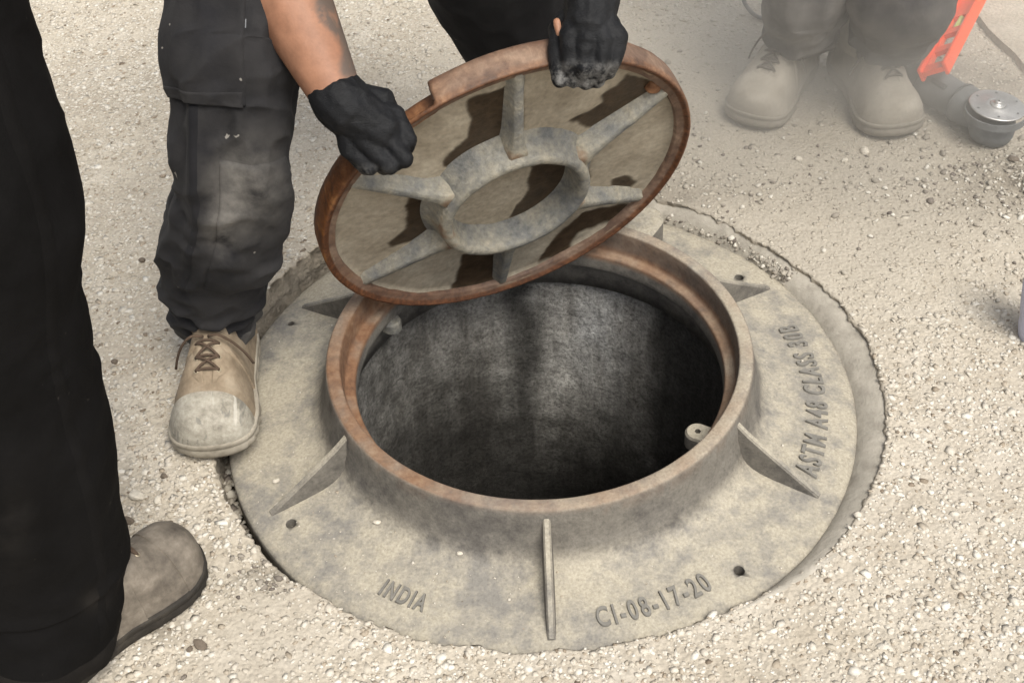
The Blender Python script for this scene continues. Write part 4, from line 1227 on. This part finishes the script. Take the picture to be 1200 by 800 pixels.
# ================================================================== person in the dust, upper right
C__ = empty('person', (0.6, 0.8, 0.036))
tag(C__, 'person in dusty grey trousers and pale boots standing in the dust cloud', 'person')
GC = 0.037
rowsC1 = [(914, 984, 42, .80), (906, 984, 33, .79), (897, 982, 22, .775), (893, 984, 11, .76), (893, 992, 0, .75), (896, 1000, -20, .735), (900, 1010, -60, .75), (906, 1022, -120, .78), (914, 1036, -200, .84), (925, 1045, -280, .92)]
rowsC2 = [(1006, 1080, 54, .77), (1004, 1084, 45, .76), (1002, 1092, 35, .745), (998, 1104, 22, .725), (996, 1114, 7, .71), (994, 1122, -8, .685), (992, 1134, -50, .70), (990, 1142, -120, .74), (990, 1142, -200, .80), (992, 1135, -280, .88)]
def fold_c(u, v, s):
    return 0.010 * np.exp(-((s - .045) / .012) ** 2) - 0.010 * np.exp(-((s - .026) / .010) ** 2) - .006 * np.exp(-((s - .085 - .02 * np.cos(u)) / .012) ** 2)
dust_c = lambda u, v, q: np.clip(0.55 + 0 * u + .3 * (q[:, 0] < .62), 0, 1)
trouser_leg('trouser_leg', rowsC1, M_GREYLEG, C__, seed=33, wrinkle=.010, foldf=fold_c, dustf=dust_c, nv=120, nu=96)
trouser_leg('trouser_leg', rowsC2, M_GREYLEG, C__, seed=37, wrinkle=.010, foldf=fold_c, dustf=dust_c, nv=120, nu=96)
kC1, kC2 = on_y(985, -280, .92), on_y(1063, -280, .88)
pelC = (kC1 + kC2) / 2 + np.array([0, .14, .12])
blob('trouser_seat', [(kC1, pelC, .10, .14), (kC2, pelC, .10, .14), (pelC, pelC + np.array([0, 0, .06]), .15, .15), (on_y(975, -60, .78), on_y(1040, -60, .76), .05, .05)], M_GREYLEG, C__, .014)
t1 = on_z(878, 154, GC); t2 = on_z(1056, 166, GC)
boot(C__, (t1[0] - .004, t1[1]), -122, GC, MC_, L=0.305, W=0.062, fr=(.64, .70, .76))
boot(C__, (t2[0], t2[1]), -80, GC, MC_, L=0.305, W=0.062, fr=(.64, .70, .76))
chC = pelC + np.array([-.02, -.12, .42]); hdC = pelC + np.array([-.03, -.28, .70])
hp, hf, hu, hs = head_parts(hdC, (-.2, -.7, -.6), (0, -.3, 1))
sC = np.array([1, 0, 0])
blob('body', hp + [(chC, hdC, .07, .055), (chC, pelC, .12, .12)] + [c for s in (-1, 1) for c in ((chC, chC + sC * s * .2, .09, .06), (chC + sC * s * .2, chC + sC * s * .26 + np.array([0, -.06, -.27]), .05, .042), (chC + sC * s * .26 + np.array([0, -.06, -.27]), chC + sC * s * .2 + np.array([0, -.22, -.42]), .042, .032))], M_SKIN, C__, .010)
blob('shirt', [(chC, pelC, .16, .155)] + [c for s in (-1, 1) for c in ((chC, chC + sC * s * .2, .12, .08), (chC + sC * s * .2, chC + sC * s * .26 + np.array([0, -.06, -.25]), .068, .06))], M_SHIRT, C__, .014)
hair_cap(hdC, hf, hu, C__)
own(C__)

# ================================================================== tools
M_TOOL = mat_plain('dusty_tool_housing', (0.15, 0.155, 0.155), 0.75, 0.0, 0.42, 24, 0.5)
M_GRIP = mat_plain('dark_tool_rubber', (0.075, 0.075, 0.075), 0.8)
M_STEEL = mat_plain('scratched_steel', (0.52, 0.51, 0.49), 0.42, 0.75, 0.2, 60, 0.15)
M_ORANGE = mat_plain('orange_enamel', (0.85, 0.085, 0.014), 0.45, 0.0, 0.10, 12, 0.08)
M_VIAL = mat_plain('yellow_vial', (0.62, 0.66, 0.20), 0.25, 0.0, 0.05)
def box_v(x0, x1, y0, y1, z0, z1, bv=0.0015):
    bm = bmesh.new()
    bmesh.ops.create_cube(bm, size=1.0, matrix=Matrix.Translation(((x0 + x1) / 2, (y0 + y1) / 2, (z0 + z1) / 2)) @ Matrix.Diagonal((x1 - x0, y1 - y0, z1 - z0, 1)))
    bmesh.ops.bevel(bm, geom=list(bm.edges), offset=bv, segments=2, affect='EDGES')
    return bm
# angle grinder lying with its disc up
g_head = on_z(1163, 146, 0.07); g_tail = on_z(1062, 84, 0.075)
gr = empty('angle_grinder', (g_head[0], g_head[1], 0.036))
tag(gr, 'dusty grey angle grinder lying with its round steel disc facing up', 'grinder')
gd = (g_tail - g_head); gl = np.linalg.norm(gd[:2]); ga = math.atan2(gd[1], gd[0])
gr.rotation_euler = (0, 0, ga)
L_ = gl + 0.03
prf = spline([(0.03, .030, .026, .040), (.055, .037, .033, .040), (.075, .038, .036, .041), (.10, .033, .033, .041), (.14, .034, .035, .041), (.17, .036, .036, .041), (L_ - .02, .031, .031, .040), (L_, .024, .024, .039), (L_ + .004, .010, .010, .039)], 40)
V = []
for x, wy_, wz_, zc in prf:
    V += [(x, wy_ * math.copysign(abs(math.cos(t)) ** .85, math.cos(t)), zc + wz_ * math.copysign(abs(math.sin(t)) ** .85, math.sin(t))) for t in np.linspace(0, 2 * math.pi, 32, endpoint=False)]
V = np.array(V)
mesh_obj('motor_housing', V, grid_faces(32, 40) + [tuple(range(31, -1, -1))], M_TOOL, gr)
for x_ in (.082, .172):
    V, F = tube([(x_, .0375 * math.cos(t), .041 + .0375 * math.sin(t)) for t in np.linspace(0, 2 * math.pi, 33)], .0022, 8)
    mesh_obj('housing_seam', V, F, M_GRIP, gr)
for i in range(5):
    for sy in (-1, 1):
        o = bm_obj('vent', box_v(-.0015, .0015, -.0012, .0012, -.010, .010, .0004), M_GRIP, gr)
        o.location = (.186 + i * .007, sy * .0345, .043)
o = bm_obj('switch', box_v(-.018, .018, -.005, .005, -.004, .004, .0015), M_GRIP, gr); o.location = (.125, .022, .069); o.rotation_euler = (R(-38), 0, 0)
prf = [(0.001, 0.002), (0.026, 0.002), (0.036, 0.008), (0.040, 0.02), (0.041, 0.038), (0.037, 0.050), (0.030, 0.056), (0.024, 0.060), (0.022, 0.072), (0.001, 0.072)]
V, F = lathe(prf, 40); V = np.array(V); V[:, 0] *= 1.08
mesh_obj('gear_head', V, F, M_TOOL, gr)
bm = bmesh.new(); ng = 30     # half guard round the disc
ro_, ri_ = [], []
for i in range(ng + 1):
    a = R(20 + 200 * i / ng)
    ro_.append([bm.verts.new((.058 * math.cos(a), .058 * math.sin(a), z)) for z in (.054, .068)])
    ri_.append([bm.verts.new((.055 * math.cos(a), .055 * math.sin(a), z)) for z in (.0565, .068)])
for i in range(ng):
    bm.faces.new((ro_[i][0], ro_[i + 1][0], ro_[i + 1][1], ro_[i][1])); bm.faces.new((ri_[i][0], ri_[i][1], ri_[i + 1][1], ri_[i + 1][0])); bm.faces.new((ro_[i][1], ro_[i + 1][1], ri_[i + 1][1], ri_[i][1]))
bm_obj('guard', bm, M_TOOL, gr)
disc = empty('disc', (0, 0, .078), (R(3), R(-3), 0), gr)
V, F = lathe([(0.0045, .0), (0.012, .0), (0.0125, .002), (0.022, .0024), (0.024, .0002), (0.050, .0002), (0.0525, -.0006), (0.053, -.0022), (0.050, -.003), (0.0045, -.003)], 64, closed=True)
mesh_obj('blade', V, F, M_STEEL, disc)
V, F = lathe([(0.002, .0095), (.0065, .0095), (.0075, .008), (.0078, .0045), (.013, .0042), (.0145, .003), (.0148, .0018)], 24)
mesh_obj('nut', V, F, M_STEEL, disc)
for i in range(6):
    a = R(60 * i + 15)
    V, F = lathe([(.0006, .0011), (.0022, .0011), (.0024, .0005)], 10)
    o = mesh_obj('bolt', V, F, M_TOOL, disc); o.location = (.042 * math.cos(a), .042 * math.sin(a), 0)
# spirit level
p0 = on_z(1096, 84, .140); p1 = on_z(1146, -12, .140)
lv = empty('spirit_level', tuple(p0))
tag(lv, 'bright orange spirit level leaning beside the dusty boots', 'spirit level')
vdir = p1 - p0; la = math.atan2(vdir[1], vdir[0]); lv.rotation_euler = (R(58), 0, la); lv.scale = (1, .82, .9)
LL = 0.60
bm_obj('top_rail', box_v(0, LL, -.017, .017, .018, .026), M_ORANGE, lv)
bm_obj('bottom_rail', box_v(0, LL, -.017, .017, -.037, -.029), M_ORANGE, lv)
WIN = ((.030, .080), (.105, .155), (.18, .23), (.33, .40), (.50, .55))
web = bmesh.new()
def web_box(x0, x1, z0, z1):
    bmesh.ops.create_cube(web, size=1.0, matrix=Matrix.Translation(((x0 + x1) / 2, 0, (z0 + z1) / 2)) @ Matrix.Diagonal((x1 - x0, .012, z1 - z0, 1)))
web_box(0, LL, -.0295, -.0235); web_box(0, LL, .0125, .0185)
cuts = [0.0] + [v for w_ in WIN for v in w_] + [LL]
for k in range(0, len(cuts), 2): web_box(cuts[k], cuts[k + 1], -.0235, .0125)
bm_obj('web', web, M_ORANGE, lv)
V, F = tube([(.179, 0, -.005), (.231, 0, -.005)], .006, 16); mesh_obj('vial', V, F, M_VIAL, lv)
# power cord of the tool, a loop at the top edge
q = [on_z(868, -20, .10), on_z(872, 2, .06), on_z(882, 16, .045), on_z(894, 22, .042), on_z(910, 24, .042), on_z(930, 10, .042), on_z(960, -30, .042)]
V, F = tube(spline(q, 40), 0.0045, 10)
tag(mesh_obj('power_cord', V, F, mat_plain('grey_cord', (0.16, 0.155, 0.15), 0.8)), 'thin grey cord looping behind the left dusty boot', 'cord')
# pale bottle at the right edge
bp = on_z(1220, 396, 0.03)
bt = empty('plastic_bottle', (bp[0], bp[1], 0.033), (R(-4), R(-7), 0))
bt.scale = (1.25, 1.25, 1.45)
tag(bt, 'pale lavender plastic bottle with dark cap at the right edge', 'bottle')
M_LAV = mat_plain('lavender_plastic', (0.50, 0.51, 0.62), 0.5, 0.0, 0.06)
V, F = lathe([(0.001, 0.0), (0.026, 0.0), (0.029, 0.003), (0.030, 0.02), (0.0285, 0.03), (0.030, 0.04), (0.030, 0.075), (0.027, 0.086), (0.020, 0.094), (0.017, 0.098), (0.016, 0.104), (.001, .104)], 40)
mesh_obj('bottle_body', V, F, M_LAV, bt)
V, F = lathe([(0.0185, 0.094), (0.0195, 0.095), (0.0195, 0.117), (0.0175, 0.120), (0.001, 0.1205)], 32)
mesh_obj('cap', V, F, mat_plain('dark_cap', (0.05, 0.05, 0.055), 0.6), bt)

# ================================================================== loose stones
def stone(px, py, size_px, z, label, group, mat, seed):
    g = np.random.default_rng(seed)
    p = on_z(px, py, z)
    s = size_px / 2 * ((p - CAM) @ CF) / FPX
    bm = bmesh.new(); bmesh.ops.create_icosphere(bm, subdivisions=2, radius=1)
    off = g.uniform(0, 99, 3)
    for v in bm.verts:
        n = 1 + 0.28 * float(vnoise(np.array([np.array(v.co) * 1.5 + off]), seed)[0])
        v.co = Vector((v.co.x * n * s * 1.15, v.co.y * n * s * .85, v.co.z * n * s * .6))
    o = bm_obj('loose_stone', bm, mat)
    zb = (float(ground_z(p[0], p[1])) if z > .02 else float(flange_z(math.hypot(p[0], p[1]))))
    o.location = (p[0], p[1], zb + s * .35); o.rotation_euler = (g.uniform(-.2, .2), g.uniform(-.2, .2), g.uniform(0, 6.28))
    tag(o, label, 'stone', group)
    return o
M_PALE = mat_plain('pale_stone', (0.58, 0.53, 0.44), 0.75, 0, .2, 90, .4)
M_BROWN = mat_plain('brown_stone', (0.15, 0.12, 0.09), 0.85, 0, .25, 90, .5)
GS = 'loose stones lying on the road'
stone(161, 583, 18, .034, 'largest pale stone chip on the road above the left boot', GS, M_PALE, 1)
stone(186, 588, 11, .034, 'small flat pale chip just right of the largest stone chip', GS, M_PALE, 2)
stone(152, 612, 13, .034, 'dark brown stone against the black trouser leg above the boot', GS, M_BROWN, 3)
stone(193, 560, 9, .034, 'small brown stone on the road between the two left boots', GS, M_BROWN, 4)
stone(234, 755, 15, .032, 'flat dark clod on the road below the left boot', GS, M_BROWN, 5)
stone(222, 760, 8, .032, 'small crumb touching the flat dark clod below the left boot', GS, M_BROWN, 6)
stone(135, 425, 9, .036, 'small brown stone left of the tan boot laces', GS, M_BROWN, 7)
stone(167, 307, 9, .036, 'small brown stone left of the faded trouser leg', GS, M_BROWN, 8)
stone(936, 187, 8, .037, 'white pebble on the dusty ground below the two dusty boots', GS, M_PALE, 9)
stone(990, 188, 8, .037, 'round white pebble below the right dusty boot', GS, M_PALE, 10)
stone(1187, 188, 12, .037, 'dark stone in the rubble below the grinder disc', GS, M_BROWN, 11)
stone(1013, 178, 12, .037, 'tan stone chip under the toe of the right dusty boot', GS, M_PALE, 12)
GF = 'loose chips lying on the flange'
stone(443, 618, 9, .012, 'pale chip on the flange right of the front left bolt hole', GF, M_PALE, 13)
stone(323, 563, 8, .012, 'pale chip on the flange behind the front left gusset', GF, M_PALE, 14)
stone(325, 590, 7, .012, 'tiny pale chip at the foot of the front left gusset', GF, M_PALE, 15)
stone(540, 655, 7, .014, 'tiny white chip at the foot of the ring wall left of the front gusset', GF, M_PALE, 16)
# finer grit, gravel and crumbs that nobody could count
def flz(x, y): return flange_z(np.hypot(x, y))
n = 700
a = rng.uniform(-math.pi, math.pi, n); r_ = rng.uniform(.36, .495, n)
dens = np.exp(-((np.degrees(a) + 125) / 38) ** 2) + .18
k_ = rng.uniform(0, 1, n) < dens
xy = np.stack([r_ * np.cos(a), r_ * np.sin(a)], -1)[k_]
scatter_stones('grit', xy, np.clip(rng.lognormal(math.log(.0011), .45, len(xy)), .0006, .003), .5, M_PEBBLE, 'fine grit sprinkled over the flange of the casting', zfun=flz, seed=8)
n = 1300
cx = np.concatenate([rng.normal(.95, .16, n), rng.normal(.30, .22, 350), rng.normal(-.405, .04, 160), rng.normal(-.55, .08, 130), rng.normal(.5, .4, 500)])
cyy = np.concatenate([rng.normal(.44, .07, n), rng.normal(.48, .045, 350), rng.normal(-.345, .03, 160), rng.normal(-.38, .10, 130), rng.normal(.62, .2, 500)])
xy = np.stack([cx, cyy], -1); rr = np.hypot(cx, cyy)
xy = xy[rr > edge_r(np.degrees(np.arctan2(cyy, cx))) + .003]
k_ = Nodes('rubble_stone')
rub = k_.done(k_.ramp(k_.rand, [(0, (.12, .10, .085)), (.25, (.26, .23, .19)), (.65, (.38, .345, .285)), (1, (.60, .57, .50))]), .85, k_.bump(k_.noise(300, 3), .4, .001), spec=.25)
scatter_stones('rubble', xy, np.clip(rng.lognormal(math.log(.0027), .45, len(xy)), .0012, .009), .45, rub, 'crushed stone rubble on the dusty road by the grinder', flat=.7, seed=9)
a = R(1) * rng.uniform(28, 112, 1500); r_ = rng.normal(.513, .010, 1500)
xy = np.stack([r_ * np.cos(a), r_ * np.sin(a)], -1)[r_ > .498]
scatter_stones('edge_crumbs', xy, np.clip(rng.lognormal(math.log(.0026), .45, len(xy)), .001, .008), .35, rub, 'crumbled grey mortar along the far edge of the casting', flat=.7, zfun=lambda x, y: np.interp(np.hypot(x, y), [.497, .503, .51, .52, .53, .56], [.0, .009, .013, .017, .022, .034]), seed=12)
a = np.concatenate([R(1) * rng.uniform(-178, -118, 420), R(1) * rng.uniform(112, 180, 230)])
xy = np.stack([rng.uniform(.50, .518, len(a)) * np.cos(a), rng.uniform(.50, .518, len(a)) * np.sin(a)], -1)
scatter_stones('gap_crumbs', xy, np.clip(rng.lognormal(math.log(.0045), .4, len(xy)), .002, .011), .3, rub, 'crumbled concrete lying in the gap round the casting', flat=.8, zfun=lambda x, y: np.interp(np.degrees(np.arctan2(y, x)), [-180, -150, -135, -118, 100, 180], [-.05, -.045, -.02, -.004, -.045, -.05]) + 0 * x, seed=10)

# ================================================================== airborne dust round the far boots
def dust_cloud():
    bm = bmesh.new(); bmesh.ops.create_icosphere(bm, subdivisions=4, radius=1.0)
    o = bm_obj('dust_cloud', bm, None)
    o.location = (0.60, 0.62, 0.20); o.scale = (0.78, 0.48, 0.34)
    m = bpy.data.materials.new('airborne_dust'); m.use_nodes = True
    t = m.node_tree; t.nodes.clear()
    out = t.nodes.new('ShaderNodeOutputMaterial'); pv = t.nodes.new('ShaderNodeVolumePrincipled')
    pv.inputs['Color'].default_value = (0.93, 0.87, 0.77, 1)
    tc = t.nodes.new('ShaderNodeTexCoord'); ln_ = t.nodes.new('ShaderNodeVectorMath'); ln_.operation = 'LENGTH'
    t.links.new(tc.outputs['Object'], ln_.inputs[0])
    mr = t.nodes.new('ShaderNodeMapRange'); mr.interpolation_type = 'SMOOTHSTEP'
    mr.inputs['From Min'].default_value = 0.25; mr.inputs['From Max'].default_value = 1.0; mr.inputs['To Min'].default_value = 1.0; mr.inputs['To Max'].default_value = 0.0
    t.links.new(ln_.outputs['Value'], mr.inputs['Value'])
    nz_ = t.nodes.new('ShaderNodeTexNoise'); nz_.inputs['Scale'].default_value = 2.8; nz_.inputs['Detail'].default_value = 4
    t.links.new(tc.outputs['Object'], nz_.inputs['Vector'])
    m1 = t.nodes.new('ShaderNodeMath'); m1.operation = 'MULTIPLY'; m2 = t.nodes.new('ShaderNodeMath'); m2.operation = 'MULTIPLY'
    rp = t.nodes.new('ShaderNodeMapRange'); rp.inputs['From Min'].default_value = 0.32; rp.inputs['From Max'].default_value = 0.68; rp.inputs['To Min'].default_value = 0.12; rp.inputs['To Max'].default_value = 1.0
    t.links.new(nz_.outputs['Fac'], rp.inputs['Value'])
    t.links.new(mr.outputs[0], m1.inputs[0]); t.links.new(rp.outputs[0], m1.inputs[1])
    t.links.new(m1.outputs[0], m2.inputs[0]); m2.inputs[1].default_value = 2.1
    t.links.new(m2.outputs[0], pv.inputs['Density'])
    t.links.new(pv.outputs[0], out.inputs['Volume'])
    o.data.materials.append(m)
    tag(o, 'pale cement dust hanging in the air round the far boots', kind='stuff')
dust_cloud()
